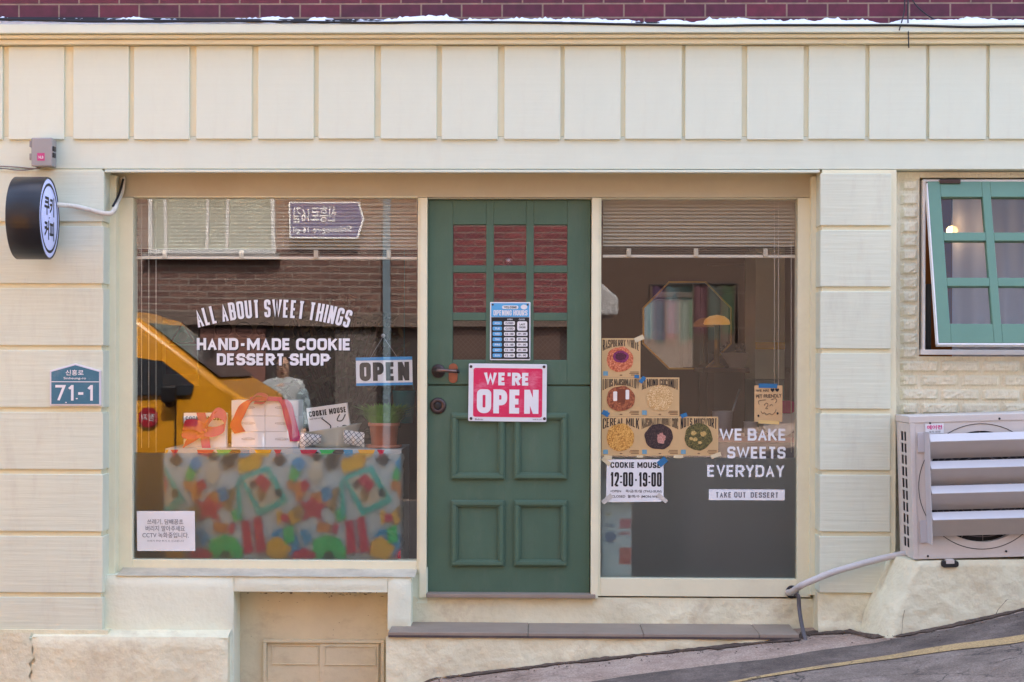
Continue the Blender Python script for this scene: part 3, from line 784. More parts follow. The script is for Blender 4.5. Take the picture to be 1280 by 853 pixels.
# ------------------------------------------------------------------ green dutch door
b = MB(); LY = YG
cxs = [535, 566, 607.5, 617, 657.5, 667, 709, 738]; rys = [250, 281, 332, 341, 391, 401, 450, 481]
X_ = [XP(p, LY, 365) for p in cxs]; Z_ = [ZP(p, LY, 637) for p in rys]
for i in range(0, 7, 2): b.box(X_[i], X_[i + 1], LY, LY + .045, Z_[7], Z_[0])
for i in range(1, 7, 2):
    for j in range(0, 7, 2): b.box(X_[i], X_[i + 1], LY + .0008, LY + .044, Z_[j + 1], Z_[j])
zlo = ZP(483, LY, 637)
b.box(X_[0], X_[7], LY, LY + .045, dz0 + .002, zlo)
b.box(X_[0] + .01, X_[7] - .01, LY + .02, LY + .044, zlo - .02, Z_[7] + .02)
door = b.obj('door', GREEN, shop, bevel=.003)
for (a, c, e, f) in ((564, 516.5, 631, 599.5), (642.5, 516.5, 709, 599.5), (564, 625.5, 630.5, 708), (642.5, 625.5, 709, 708)):
    q = MB(); r = RC(a, c, e, f, LY - .01)
    pframe(q, *r, .034, LY - .016, LY + .001); pframe(q, r[0] + .006, r[1] - .006, r[2] + .006, r[3] - .006, .02, LY - .022, LY - .0155)
    o = q.obj('panel_moulding', GREEN, door, loc=(0, 0, 0), bevel=.004)
q = MB(); q.add([(X_[1] - .01, LY + .022, Z_[6] - .01), (X_[6] + .01, LY + .022, Z_[6] - .01), (X_[6] + .01, LY + .022, Z_[1] + .01), (X_[1] - .01, LY + .022, Z_[1] + .01)], [(0, 1, 2, 3)])
q.obj('glazing', DGLASS, door, loc=(0, 0, 0))
q = MB(); st = .026; y = LY + .030; wx0, wx1, wz0, wz1 = X_[1] - .005, X_[6] + .005, Z_[6] - .005, Z_[1] + .005
k = wx0 - (wz1 - wz0)
while k < wx1:
    for sgn in (1, -1):
        pa = [k, wz0 if sgn > 0 else wz1]; L0 = max(0, wx0 - k); L1 = min(wz1 - wz0, wx1 - k)
        if L1 > L0:
            p0 = (k + L0, pa[1] + sgn * L0); p1 = (k + L1, pa[1] + sgn * L1); t = .0009
            q.add([(p0[0] - t, y, p0[1] + t * sgn), (p0[0] + t, y, p0[1] - t * sgn), (p1[0] + t, y, p1[1] - t * sgn), (p1[0] - t, y, p1[1] + t * sgn)], [(0, 1, 2, 3)])
    k += st
q.obj('wire_mesh', mat('wire', (.16, .12, .10), .5, 0), door, loc=(0, 0, 0))
# handle, rose, latch guard, lock
q = MB(); c = P(548, 464, LY); q.lathe([(.034, 0), (.036, -.006), (.033, -.014), (.012, -.016), (.012, -.05), (.0, -.052)], c, 'Y', 28)
hl = q.obj('handle_rose', BROWNMETAL, door, loc=(0, 0, 0))
q = MB(); a = P(546, 463, LY - .045); e = P(571, 464.5, LY - .05)
q.tube([a, (a + e) / 2 + Vector((0, -.004, .001)), e], [.0105, .009, .0105], 10); q.obj('lever', mat('worn_bronze', (.20, .13, .115), .3, .2, 20, metal=.8), hl, loc=(0, 0, 0))
q = MB(); a = P(571, 464.5, LY - .05); q.tube([a, a + Vector((.014, 0, 0))], .009, 10); q.obj('lever_tip', BLACK, hl, loc=(0, 0, 0))
q = MB(); q.prism(prr(561, 454.5, 572, 479, 5.2, LY), LY - .006, LY + .001); q.obj('latch_plate', mat('copper_plate', (.30, .10, .05), .45, .2, 20, metal=.3), door, loc=(0, 0, 0), bevel=.001)
q = MB(); c = P(547.5, 507.5, LY); q.lathe([(.041, 0), (.043, -.006), (.038, -.013), (.022, -.015), (.020, -.012), (.0, -.012)], c, 'Y', 28); lk = q.obj('lock_rose', BROWNMETAL, door, loc=(0, 0, 0))
q = MB(); q.lathe([(.019, 0), (.019, -.016), (.015, -.0175), (.0, -.0175)], c, 'Y', 24); q.obj('keyhole', BLACK, lk, loc=(0, 0, 0))
q = MB(); c = P(636, 327, LY + .06); q.lathe([(.02, 0), (.02, -.01), (0, -.012)], c, 'Y', 16); q.obj('bell', STEEL, door, loc=(0, 0, 0))

# ------------------------------------------------------------------ lettering on the glass (parts of the windows)
def arch(u, v):
    x = (u - .5) * 190; R_ = 330.0; a = x / (R_ * 1.0); hgt = 23
    r = R_ + v * hgt
    px = math.sin(a) * r; py = math.cos(a) * r - R_
    return (.5 + px / 193, (py + 14.5) / 37.0)
LB = .022
for body, x0, y0_, x1, y1_, bo, wp in (('ALL ABOUT SWEET THINGS', 245, 375, 438, 411, .012, arch), ('HAND-MADE COOKIE', 246, 423, 439, 438, .02, None), ('DESSERT SHOP', 271, 442, 412, 457, .02, None)):
    q = MB()
    for d, m in ((1.2, 1), (0, 0)):  # dark offset copy behind, painted in as the letters' shadow
        block(q, body, x0 + d, y0_ + d * (.4 if wp else 1), x1 + d, y1_ + d * (.4 if wp else 1), YG - .0016 - (.0018 if m == 0 else 0), 3.2 if wp else 3.5, 1.8 if wp else 1.4, m, wp, rnd=.42 if wp else .3, hp=23 if wp else None)
    q.obj('lettering', [VINYL, INK], winL, loc=(0, 0, 0))
q = MB(); Yt = YG - .0042
for body, r_ in (('WE BAKE', (899, 536, 983, 551)), ('SWEETS', (909, 558.5, 982, 573.5)), ('EVERYDAY', (884, 581.5, 981, 596.5))):
    q = MB(); block(q, body, *r_, Yt, 2.9, 1.3); q.obj('lettering', VINYL, winR, loc=(0, 0, 0))
q = MB(); a = RC(886, 612, 981, 625.5, Yt); q.box(a[0], a[1], Yt, Yt + .001, a[2], a[3]); block(q, 'TAKE OUT  DESSERT', 894.5, 615.5, 973, 622.3, Yt - .001, 1.35, 1.1, 1)
o = q.obj('take_out_sticker', [VINYL, GREYINK], winR, loc=(0, 0, 0)); o['label'] = 'white strip sticker reading take out dessert'

q = MB()
wl = sorted([(xst0 - .3, .03), (xst0 - .02, .02), (xst0, -.12), (xst1, -.135), (xst1 + .03, -.02), (1.55, -.02), (1.62, -.22), (1.75, -.31), (XR, -.325)])
for i in range(430):
    x = xst0 - .1 + (2.9 - xst0) * i / 430; x1 = x + (2.9 - xst0) / 430
    f = lambda t: max(.004, .030 + .05 * noise.noise(Vector((t * 5, 2, 0))) + .03 * noise.noise(Vector((t * 21, 5, 0))))
    ya, yb = interp(wl, x), interp(wl, x1)
    q.add([(x, ya - f(x), hg(x) + .006), (x1, yb - f(x1), hg(x1) + .006), (x1, yb + .03, hg(x1) + .012 + .012 * abs(noise.noise(Vector((x1 * 17, 0, 3))))), (x, ya + .03, hg(x) + .012 + .012 * abs(noise.noise(Vector((x * 17, 0, 3)))))], [(0, 1, 2, 3)])
rng = random.Random(11)
for k in range(240):
    x = rng.uniform(-.6, 2.8); y = interp(wl, x) - .03 - abs(rng.gauss(0, .10)); r = rng.uniform(.002, .007)
    p = [Vector((x + r * math.cos(t) * rng.uniform(.6, 1.3), y + r * math.sin(t) * rng.uniform(.6, 1.3), hg(x) + .013)) for t in (0, 1.3, 2.5, 3.8, 5)]
    o_ = len(q.v); q.add(p + [Vector((x, y, hg(x) + .014 + r * .7))], [(i, (i + 1) % 5, 5) for i in range(5)])
tag(q.obj('dirt', mat('street_dirt', (.105, .072, .055), .95, .5, 30, bump=.6, bs=60)), kind='stuff')
# ------------------------------------------------------------------ round projecting sign, junction box, conduit, address plate
S_X0 = P(20, 273, -.27).x
cz = P(40, 273, -.27).z
sg = thing('round_sign', 'black drum shaped projecting sign with a pale blue white face and korean lettering', 'shop sign', (S_X0 + .09, -.27, cz))
sg.rotation_euler = (0, 0, rad(4))
L_ = .162; Rr = .203
q = MB(); c0 = (S_X0 + .004, -.27, cz)
q.lathe([(Rr - .004, 0), (Rr, .004), (Rr, L_ - .004), (Rr - .003, L_), (Rr - .008, L_), (Rr - .008, L_ - .006), (0, L_ - .006)], c0, 'X', 64)
q.obj('drum', DARKMETAL, sg)
FACE = mat('sign_face_acrylic', (.42, .47, .78), .3, .02, 3, emit=.06)
q = MB(); q.lathe([(Rr - .009, L_ - .005), (Rr - .011, L_ - .003), (0, L_ - .003)], c0, 'X', 64); q.obj('face', FACE, sg)
q = MB(); xf = S_X0 + .004 + L_ - .0015
def ringX(r0, r1, n=64):
    vv = []; ff = []
    for i in range(n):
        a = 2 * math.pi * i / n
        for r in (r0, r1): vv.append((xf, -.27 + math.cos(a) * r, cz + math.sin(a) * r))
    for i in range(n): j = (i + 1) % n; ff.append((2 * i, 2 * j, 2 * j + 1, 2 * i + 1))
    q.add(vv, ff)
ringX(.158, .172)
for body, zc, hgt in (('쿠키', .060, .095), ('커피', -.060, .095)):
    vv, ff = text_geo(body, .03)
    q.add([(xf, -.27 + (u - .5) * .19, cz + zc + (v - .5) * hgt) for u, v in vv], ff)
q.add([(xf, -.27 - .012, cz - .002), (xf, -.27 + .012, cz + .002), (xf, -.27 + .012, cz + .006), (xf, -.27 - .012, cz + .002)], [(0, 1, 2, 3)])
q.obj('face_lettering', INK, sg)
q = MB(); q.box(S_X0 + .06, S_X0 + .11, -.08, -.012, cz - .03, cz + .03); q.obj('bracket', DARKMETAL, sg, bevel=.003)

def px3(pts, ys): return [P(a, b, y) for (a, b), y in zip(pts, ys)]
def smooth_path(pts, k=6):
    out = []
    n = len(pts)
    for i in range(n - 1):
        p0, p1, p2, p3 = pts[max(i - 1, 0)], pts[i], pts[i + 1], pts[min(i + 2, n - 1)]
        for j in range(k):
            t = j / k
            out.append(.5 * ((2 * p1) + (p2 - p0) * t + (2 * p0 - 5 * p1 + 4 * p2 - p3) * t * t + (3 * p1 - p0 - 3 * p2 + p3) * t ** 3))
    return out + [pts[-1]]
q = MB(); q.tube(smooth_path(px3([(70, 256), (92, 258), (112, 262.5), (130, 267), (141, 265.5), (147, 252), (152, 240), (154, 226), (153, 222)], [-.10, -.04, -.035, -.035, -.02, .06, .13, .15, .15])), .0125, 10)
q.tube(smooth_path(px3([(141, 258), (147, 247), (151, 236), (154, 224)], [.0, .045, .115, .135])), .006, 8, 1)
o = q.obj('conduit', [mat('cream_conduit', (.75, .69, .58), .5, .12, 9, stain=(.2, .15, .1), st_s=9, st_a=.5), CABLE]); tag(o, 'cream painted conduit running from the round sign into the corner of the window recess', 'conduit')

jb = thing('junction_box', 'small grey plastic junction box with a pink sticker above the round sign', 'junction box', P(51.5, 208, 0))
JG = mat('grey_plastic', (.33, .315, .31), .5, .05, 9)
q = MB().pbox(39.5, 173, 64.5, 207.5, -.085, -.001); q.obj('box', JG, jb, bevel=.006)
q = MB().pbox(38.8, 172.2, 65, 208, -.11, -.087); lid = q.obj('lid', JG, jb, bevel=.006)
q = MB(); y = -.1112; a = RC(46.5, 191.5, 55.8, 201, y); q.box(a[0], a[1], y, y + .0008, a[2], a[3]); q.text('NLB', 48.2, 195, 54.2, 198.4, y - .0006, .02, 1); q.obj('sticker', [mat('pink_sticker', (.55, .06, .22), .5, .05), PAPER], lid, loc=ORIG[jb.name])
for yy in (180, 196): q = MB().pbox(36.6, yy - 4, 39, yy + 4, -.10, -.03); q.obj('hinge', JG, jb, bevel=.002)
for yy in (186, 194): q = MB().pbox(65.2, yy - 3, 67.4, yy + 3, -.105, -.07); q.obj('latch', GRILL, jb, bevel=.002)
q = MB(); q.tube(smooth_path(px3([(-40, 207), (0, 208), (25, 209.5), (45, 211), (53, 208)], [-.03] * 5)), .0035, 6); q.tube(smooth_path(px3([(-40, 210), (0, 210.5), (22, 213), (42, 211.5), (50, 208)], [-.028] * 5)), .003, 6)
tag(q.obj('wire', mat('grey_wire', (.25, .21, .19), .6)), 'thin grey wires running left from under the junction box', 'wire')

ap = thing('address_plate', 'teal house shaped address plate numbered 71-1 on the left pilaster', 'address plate', P(94, 508, -.015))
y = -.026
def house(o_, Y): return ppts([(62 + o_, 507.5 - o_), (126 - o_, 507.5 - o_), (126 - o_, 463.5 + o_ * .7), (94, 454.5 + o_), (62 + o_, 463.5 + o_ * .7)], Y)
q = MB().prism(house(0, y), y, -.0145); q.obj('plate', mat('plate_aluminium', (.72, .70, .74), .4, .05), ap, bevel=.003)
q = MB().prism(house(2.2, y - .0015), y - .0015, y + .0005); q.obj('blue_field', mat('plate_blue', (.028, .165, .255), .4, .08, 9, stain=(.35, .42, .46), st_s=9, st_a=.25), ap)
q = MB(); y2 = y - .0022
q.text('신흥로', 82, 462.5, 104.5, 469.5, y2, .012); q.text('Sinheung-ro', 79.5, 471.5, 107.5, 475.2, y2, .01)
a = RC(64.3, 477, 123.7, 477.9, y2); q.flat([(a[0], a[2]), (a[1], a[2]), (a[1], a[3]), (a[0], a[3])], y2)
block(q, '71-1', 67.5, 481.5, 117, 501, y2, 3.2, 3.2)
for (ex, ey, r) in ((82.5, 503.3, .9), (96, 498.5, 1.0)): q.flat(pell(ex, ey, r * 1.4, r * .8, y2, 10, .4, ex), y2)
q.obj('plate_lettering', VINYL, ap)

# ------------------------------------------------------------------ signs on the door
YD = YG - .004
def screws(root, pts, Y, m=BROWNMETAL, r=1.9):
    for (a, b) in pts:
        q = MB(); c = P(a, b, Y); k = (Y - CAM.y) / F * r
        q.lathe([(k, 0), (k * .8, -.0025), (0, -.003)], c, 'Y', 12); q.obj('screw', m, root)
wo = thing('welcome_sign', "white tin sign with a pink panel reading we're open screwed to the green door", 'sign', P(634, 528, YD))
wo.rotation_euler = (0, rad(.5), 0)
def wear_mat(name, col, wearc, ws=3, wa=.6):
    m = mat(name, col, .32, .05, 8, bump=.12, bs=9, bscale=(1, 1, 1), stain=wearc, st_s=ws, st_a=wa, st_scale=(1, 1, 2.2), spec=.6)
    return m
q = MB().prism(prr(585.5, 455, 683, 527, 1.5, YG - .009), YG - .009, YG - .001); q.obj('board', wear_mat('white_tin', (.74, .76, .80), (.62, .64, .70), 4, .4), wo, bevel=.001)
q = MB(); y = YG - .0100; q.flat(prr(591.5, 460.5, 677.5, 521.5, 2.5, y), y); q.obj('pink_panel', wear_mat('pink_print', (.66, .010, .095), (.78, .30, .42), 5, .8), wo)
q = MB(); y -= .0006
block(q, "WE'RE", 604.5, 466, 662, 482, y, 4.0, 1.6); block(q, 'OPEN', 596, 487, 673, 517, y, 7.2, 2.6); q.text('Moderato', 594, 523.2, 604, 525.4, y, .01, 1); q.text('made for you', 666, 523.2, 677, 525.2, y, .01, 1)
q.obj('sign_lettering', [wear_mat('white_print', (.78, .79, .82), (.70, .60, .66), 5, .3), GREYINK], wo)
screws(wo, [(588.3, 458.8), (679.5, 458.3), (589, 523.5), (680.5, 523)], YG - .010)
wo.location.y -= .0165
hs = thing('hours_sign', 'small blue and black opening hours board with rows of day and time labels', 'sign', P(638, 451, YD))
q = MB().prism(prr(612.5, 377.8, 663, 450.5, 1.2, YG - .007), YG - .007, YG - .0005); q.obj('board', PAPER, hs, bevel=.001)
SKY = mat('sky_blue_print', (.10, .40, .72), .4, .04)
q = MB(); y = YG - .0078; a = RC(614, 379.2, 661.6, 396.5, y); q.flat([(a[0], a[2]), (a[1], a[2]), (a[1], a[3]), (a[0], a[3])], y); q.obj('blue_header', SKY, hs)
q = MB(); a = RC(614, 396.8, 661.6, 449, y); q.flat([(a[0], a[2]), (a[1], a[2]), (a[1], a[3]), (a[0], a[3])], y); q.obj('black_panel', INK, hs)
q = MB(); y -= .0005
q.flat(prr(627.5, 382, 648, 386.5, 2.2, y), y, 0); block(q, 'WELCOME', 630, 382.9, 646, 385.7, y - .0004, .6, .4, 1); q.flat(pell(655, 384, 4, 3, y), y)
block(q, 'OPENING HOURS', 616.8, 388.0, 659.3, 394.6, y, 1.15, .55)
q.text('OPEN', 634, 398.6, 640.5, 400.3, y, .02); q.text('CLOSE', 648.5, 398.6, 656, 400.3, y, .02)
days = ['MON', 'TUE', 'WED', 'THU', 'FRI', 'SAT', 'SUN']
for i, dname in enumerate(days):
    yy = 404.2 + i * 6.72
    q.flat(prr(615.8, yy - 2.4, 627.4, yy + 2.4, 1.4, y), y, 2); q.text(dname, 618.5, yy - 1.2, 624.8, yy + 1.2, y - .0004, .02, 0)
    q.flat(prr(630, yy - 2.4, 643.6, yy + 2.4, 1.2, y), y, 0); q.text('CLOSED' if i < 2 else '12 : 00', 631.8, yy - 1.3, 641.8, yy + 1.3, y - .0004, .03, 1)
    if i >= 2: q.flat(prr(645.8, yy - 2.4, 659.4, yy + 2.4, 1.2, y), y, 0); q.text('19 : 00', 647.6, yy - 1.3, 657.6, yy + 1.3, y - .0004, .03, 1)
q.flat(prr(646.5, 401.8, 659, 413.5, 2.2, y), y, 0); q.text('LAST', 649.5, 404.6, 656.5, 407, y - .0004, .03, 1); q.text('ORDER', 648.6, 408.2, 657.2, 410.6, y - .0004, .03, 1)
q.obj('board_lettering', [PAPER, INK, SKY], hs)
screws(hs, [(616, 381), (659.8, 381), (615.2, 447.5), (661, 447.5)], YG - .0078, r=1.3)

# ------------------------------------------------------------------ paper on the right window
BTAPE = mat('blue_tape', (.03, .16, .34), .6, .1, 20)
MTAPE = mat('masking_tape', (.66, .56, .36), .7, .1, 20)
def tape(root, cx, cy, w_, h_, ang, Y, m):
    q = MB(); c = P(cx, cy, Y); k = (Y - CAM.y) / F
    q.box(c.x - w_ * k / 2, c.x + w_ * k / 2, Y, Y + .0006, c.z - h_ * k / 2, c.z + h_ * k / 2).rot(c, rad(ang)); o = q.obj('tape', m, root)
YP = YG - .006
def title_warp(u, v):
    t = (2 * u - 1) ** 2
    return u, 1 - (1 - v) * (.55 + .45 * t)
def poster(x0, y0_, title, label, m, shape, extra=None):
    x1, y1_ = x0 + 48.6, y0_ + 48.8
    r = thing('cookie_poster', label, 'poster', P((x0 + x1) / 2, y1_, YP), 'kraft cookie posters taped in steps on the right window')
    q = MB(); a = RC(x0, y0_, x1, y1_, YP); j = random.uniform(-.0006, .0006)
    q.box(a[0], a[1], YP + j, YP + j + .0008, a[2], a[3]); q.obj('sheet', KRAFT, r)
    q = MB(); y = YP - .0014; nl = len(title); cw = (48.6 - 3.2) / nl; block(q, title, x0 + 1.6, y0_ + 2.0, x1 - 1.6, y0_ + 16, y, min(1.4, cw * .30), cw * .20, 0, title_warp)
    q.obj('printed_title', INK, r); q = MB()
    for k, (wd) in enumerate((11, 12, 10)): 
        t = RC(x1 - 2 - wd, y1_ - 7 + k * 1.9, x1 - 2, y1_ - 6.1 + k * 1.9, y); q.flat([(t[0], t[2]), (t[1], t[2]), (t[1], t[3]), (t[0], t[3])], y, 1)
    q.flat(pell((x0 + x1) / 2, y1_ - 2.6, 1.8, .8, y, 10), y, 1); q.obj('small_print', [INK, mat('brown_ink', (.20, .12, .06), .6, 0)], r); q = MB()
    t = RC(x0 + 2, y1_ - 7.5, x0 + 8, y1_ - 2, y); q.flat([(t[0], t[2]), (t[1], t[2]), (t[1], t[3]), (t[0], t[3])], y, 2)
    q.obj('printed_stamp', [INK, INK, mat('pale_blue_print', (.16, .33, .42), .5, .1, 90)], r)
    cx, cy, rx, ry = shape
    q = MB(); y = YP - .0022; q.flat(pell(cx, cy, rx, ry, y, 44, .10, x0), y, 0)
    mats = [m]
    if extra: mats += extra(q, y, cx, cy)
    q.obj('cookie_picture', mats, r)
    return r
cB = lambda *c: lin(c)
def ex_rasp(q, y, cx, cy):
    q.flat(pell(cx + 1, cy - 3.5, 10, 7.5, y - .0006, 30, .12, 3), y - .0006, 1); q.flat(pell(cx + 1, cy - 3.6, 7, 4.8, y - .001, 24, .15, 5), y - .001, 2)
    return [cookie_mat('raspberry_print', cB(95, 20, 60), cB(120, 35, 85), cB(150, 60, 110), 160), cookie_mat('jam_print', cB(50, 14, 30), cB(75, 20, 45), cB(100, 30, 60), 200)]
def ex_lotus(q, y, cx, cy):
    for (a, b, c, e, mi) in ((-9.5, -9, -4.5, 3, 1), (-4.5, -12, 5.5, 5, 2), (6, -11, 10.5, 1, 1)):
        q.flat(prr(cx + a, cy + b, cx + c, cy + e, 1.2, y - .0006), y - .0006 * mi, mi)
    return [mat('marshmallow_print', cB(235, 228, 220), .6, .04, 60), mat('biscuit_print', cB(120, 62, 40), .6, .15, 90)]
def ex_dchoc(q, y, cx, cy):
    q.flat(pell(cx + 3, cy + 2, 5.2, 6.5, y - .0006, 20, .5, 3), y - .0006, 1); return [cookie_mat('melted_print', cB(150, 90, 75), cB(190, 130, 115), cB(215, 175, 165), 260)]
def ex_nuts(q, y, cx, cy):
    for (a, b, r) in ((-6, -5, 3.6), (6, -4, 4), (-4, 3, 3), (2, 7, 2.4), (-9, 2, 2.5)): q.flat(pell(cx + a, cy + b, r, r * .8, y - .0006, 14, .4, a), y - .0006, 1)
    return [cookie_mat('nut_print', cB(150, 115, 60), cB(195, 160, 90), cB(215, 190, 130), 260)]
pA = poster(752, 423, 'RASPBERRY WHITE', 'kraft poster titled raspberry white with a jam centred cookie, top of the stepped posters', cookie_mat('pink_cookie_print', cB(150, 62, 40), cB(196, 105, 66), cB(222, 150, 115), 120), (775, 449.5, 16.5, 15.5), ex_rasp)
pB = poster(752, 472, 'LOTUS MARSHMALLOW', 'kraft poster titled lotus marshmallow with a biscuit topped brown cookie', cookie_mat('brown_cookie_print', cB(95, 45, 25), cB(150, 80, 48), cB(180, 110, 70), 110), (776, 498.5, 17.5, 15.5), ex_lotus)
pC = poster(800.6, 472, 'ALMOND COCONUT', 'kraft poster titled almond coconut with a pale flaky cookie', cookie_mat('coconut_cookie_print', cB(165, 120, 65), cB(205, 165, 105), cB(236, 215, 175), 260), (825, 497.5, 16.5, 16.5))
pD = poster(752, 521, 'CEREAL MILK', 'kraft poster titled cereal milk with a golden cornflake cookie, bottom left poster', cookie_mat('cereal_cookie_print', cB(140, 85, 30), cB(200, 145, 65), cB(225, 180, 100), 150), (775.5, 547, 17, 17))
pE = poster(800.6, 521, 'MARSHMALLOW DOUBLE CHOC', 'kraft poster titled marshmallow double choc with a near black cookie', cookie_mat('choc_cookie_print', cB(32, 20, 20), cB(52, 34, 34), cB(80, 58, 55), 130), (823.5, 546, 17.5, 16.5), ex_dchoc)
pF = poster(849.2, 521, 'NUTS MUGWORT', 'kraft poster titled nuts mugwort with a dark green nutty cookie, rightmost poster', cookie_mat('mugwort_cookie_print', cB(45, 45, 20), cB(85, 80, 40), cB(130, 115, 60), 130), (873, 546.5, 17, 17), ex_nuts)
for (r, cx, cy, w_, h_, a, m) in ((pA, 799, 423.5, 12, 6, -25, MTAPE), (pA, 796, 471, 6, 4, 10, BTAPE), (pB, 757, 517, 9, 6, 30, BTAPE), (pC, 803, 475, 5, 9, 40, BTAPE), (pF, 855, 519.5, 8, 5, -20, BTAPE), (pD, 760, 572, 10, 5, 5, MTAPE), (pE, 848, 571, 12, 4, 0, MTAPE), (pF, 895, 569.5, 13, 5, -20, MTAPE), (pE, 800, 571, 8, 3, 0, MTAPE)):
    tape(r, cx, cy, w_, h_, a, YP - .003, m)
nh = thing('hours_notice', 'white paper notice with cookie mouse opening hours 12:00-19:00 taped below the cookie posters', 'notice', P(794, 630, YP))
q = MB(); q.prism(ppts([(758.5, 574.5), (825, 574.5), (829.5, 579), (829.5, 624), (826, 627.5), (761, 628), (757.5, 625)], YP), YP, YP + .0008); q.obj('sheet', PAPER, nh)
q = MB(); y = YP - .0008
block(q, 'COOKIE MOUSE', 763, 578, 826, 585.2, y, 1.6, .9); block(q, '12:00-19:00', 763, 590.5, 827, 608.5, y, 2.5, 1.2)
q.text('•OPEN    목/금/토/일 (THU-SUN)', 763, 612.3, 827, 616.6, y, .012); q.text('•CLOSED  월/화/수 (MON-WED)', 763, 618.8, 827, 623.2, y, .012)
q.obj('printed_text', INK, nh)
for (cx, cy, w_, h_, a, m) in ((757.5, 577, 13, 5, 38, MTAPE), (828, 577.5, 12, 8, -40, BTAPE), (759, 624, 15, 6, -40, mat('clear_tape', (.58, .55, .50), .4, .1, 30)), (828, 623, 15, 5, 40, mat('clear_tape', (.58, .55, .50)))): tape(nh, cx, cy, w_, h_, a, YP - .002, m)
pn = thing('handwritten_note', 'small kraft card with handwritten pet friendly message and a doodled dog face', 'note', P(960, 528, YP))
q = MB(); a = RC(943, 482, 978, 527.5, YP); q.box(a[0], a[1], YP, YP + .0008, a[2], a[3]); q.obj('card', mat('note_card', (.62, .40, .20), .7, .05), pn)
q = MB(); y = YP - .0012
q.text('WE ARE ♥♥', 945, 486, 974, 490.5, y, .015, rot=.03); q.text('PET FRIENDLY', 945, 493, 977, 497.5, y, .015, rot=.04)
def stroke(pts, r=.0011):
    q.tube(smooth_path([P(a, b, y) for a, b in pts], 4), r, 5)
stroke([(949, 506), (948, 502), (952, 500.5), (957, 500.2)]); stroke([(964, 500), (969, 498.5), (971, 501), (969, 504)]); stroke([(955, 507), (958, 504), (960, 506.5), (957, 511), (960, 511)])
stroke([(962, 508), (964, 506), (966, 507)]); stroke([(951, 514), (953, 517), (956, 516), (958, 519), (962, 517), (965, 519), (969, 515), (970, 512)])
for (a, b) in ((948, 520), (972, 517)): q.flat(pell(a, b, 1.3, 1.6, y, 8), y)
q.obj('handwriting', INK, pn)
tape(pn, 960, 482.5, 23, 5.5, 1, YP - .002, BTAPE); tape(pn, 961, 528, 26, 4.5, 3, YP - .002, mat('yellow_tape', (.72, .50, .20), .6, .05))
cn = thing('warning_notice', 'white paper notice in korean about litter and cctv at the bottom of the left window', 'notice', P(207, 690, YP))
q = MB(); q.grid(lambda u, v: (lambda p: (p.x, YG - .008 - .003 * noise.noise(Vector((u * 3, v * 3, 2))), p.z))(P(171 + 72.5 * u + .6 * v, 639 + 50 * v, YG - .008)), 12, 10); q.obj('sheet', PAPER, cn)
q = MB(); y = YG - .0118
q.text('쓰레기, 담배꽁초', 184, 649, 229, 656, y, .002); q.text('버리지 말아주세요', 182, 657.3, 231, 664.3, y, .002); q.text('CCTV 녹화중입니다.', 178, 665.7, 236, 672.6, y, .002); q.text('쓰레기 무단 투기 시 신고합니다', 184, 675, 230, 677.6, y, .0)
q.obj('printed_text', GREYINK, cn)

# ------------------------------------------------------------------ air conditioner on the stucco plinth
ap_y = -.30
b = MB()
pxl = [(1126, 703), (1120, 722), (1112, 742), (1103, 760), (1096, 778), (1088, 812)]
ztop = ZP(703, ap_y, 1200); zbot = -.05
def xl_at(z):
    pts = sorted((P(a, c, ap_y).z, P(a, c, ap_y).x) for a, c in pxl)
    return interp(pts, z)
def plinth_pt(u, v):
    z = zbot + (ztop - zbot) * v
    zz = z + .035 * u * v
    x0 = xl_at(z); x = x0 + (XR - x0) * u ** 1.6
    e = (x - x0)
    Y = ap_y + .30 * max(0, 1 - e / .10) ** 2.4
    n = noise.noise(Vector((x * 6, z * 6, 3))) + .5 * noise.noise(Vector((x * 14, z * 14, 5)))
    kn = .035 * max(0, .45 - v) / .45
    crk = .012 if abs(v - .34 - .03 * noise.noise(Vector((x * 5, 0, 1)))) < .018 and x > 1.75 else 0
    return (x, Y - .014 * n - kn * .6 + crk + .012 * (v == 1), zz)
b.grid(plinth_pt, 110, 40)
b.grid(lambda u, v: (lambda p: (p[0] + .02 * v, p[1] + (.36 - p[1] + ap_y + .02) * v, p[2] + .004 * v))(plinth_pt(u, 1)), 110, 3)
b.obj('equipment_plinth', STUCCO, shop)
b = MB(); rng = random.Random(5)
def crack(u0, v0, du, dv, n, r):
    pts = []; u, v = u0, v0
    for i in range(n):
        p = Vector(plinth_pt(min(max(u, 0), 1), min(max(v, 0), 1))); p.y -= .0005; pts.append(p)
        u += du * rng.uniform(.5, 1.5); v += dv + rng.gauss(0, .014)
    b.tube(pts, [r * rng.uniform(.4, 1.4) for _ in pts], 5)
crack(.16, .40, .012, .004, 46, .0022); crack(.16, .40, .002, -.020, 12, .0020); crack(.16, .40, -.002, .024, 14, .0012); crack(.34, .45, .003, .03, 10, .0011)
b.obj('cracks', mat('crack_dark', (.12, .09, .06), .95), shop)
b = MB()
for k in range(70):
    p = Vector(plinth_pt(rng.random() ** 1.3, rng.uniform(.05, .34))); r = rng.uniform(.003, .012)
    b.add([p + Vector((r * 1.6 * math.cos(t) * rng.uniform(.5, 1.3), -.002, r * .8 * math.sin(t) * rng.uniform(.5, 1.3))) for t in (0, 1, 2, 3, 4, 5)], [tuple(range(6))])
b.obj('bare_patches', mat('bare_render', (.42, .35, .26), .95, .3, 40), shop)
YA = -.285
acl = P(1142, 700, YA)
ac = thing('air_conditioner', 'aged pale pink outdoor air conditioner unit with metal louvres standing on the stucco plinth', 'air conditioner', acl, None, (0, -.032, 0))
ax0, az0 = acl.x, acl.z + .002
AW, AH, AD = .845, .69, .285
q = MB()
fcx, fcz, fr = P(1230, 611, YA).x, P(1230, 611, YA).z, 69 / F * 7.51
n = 72
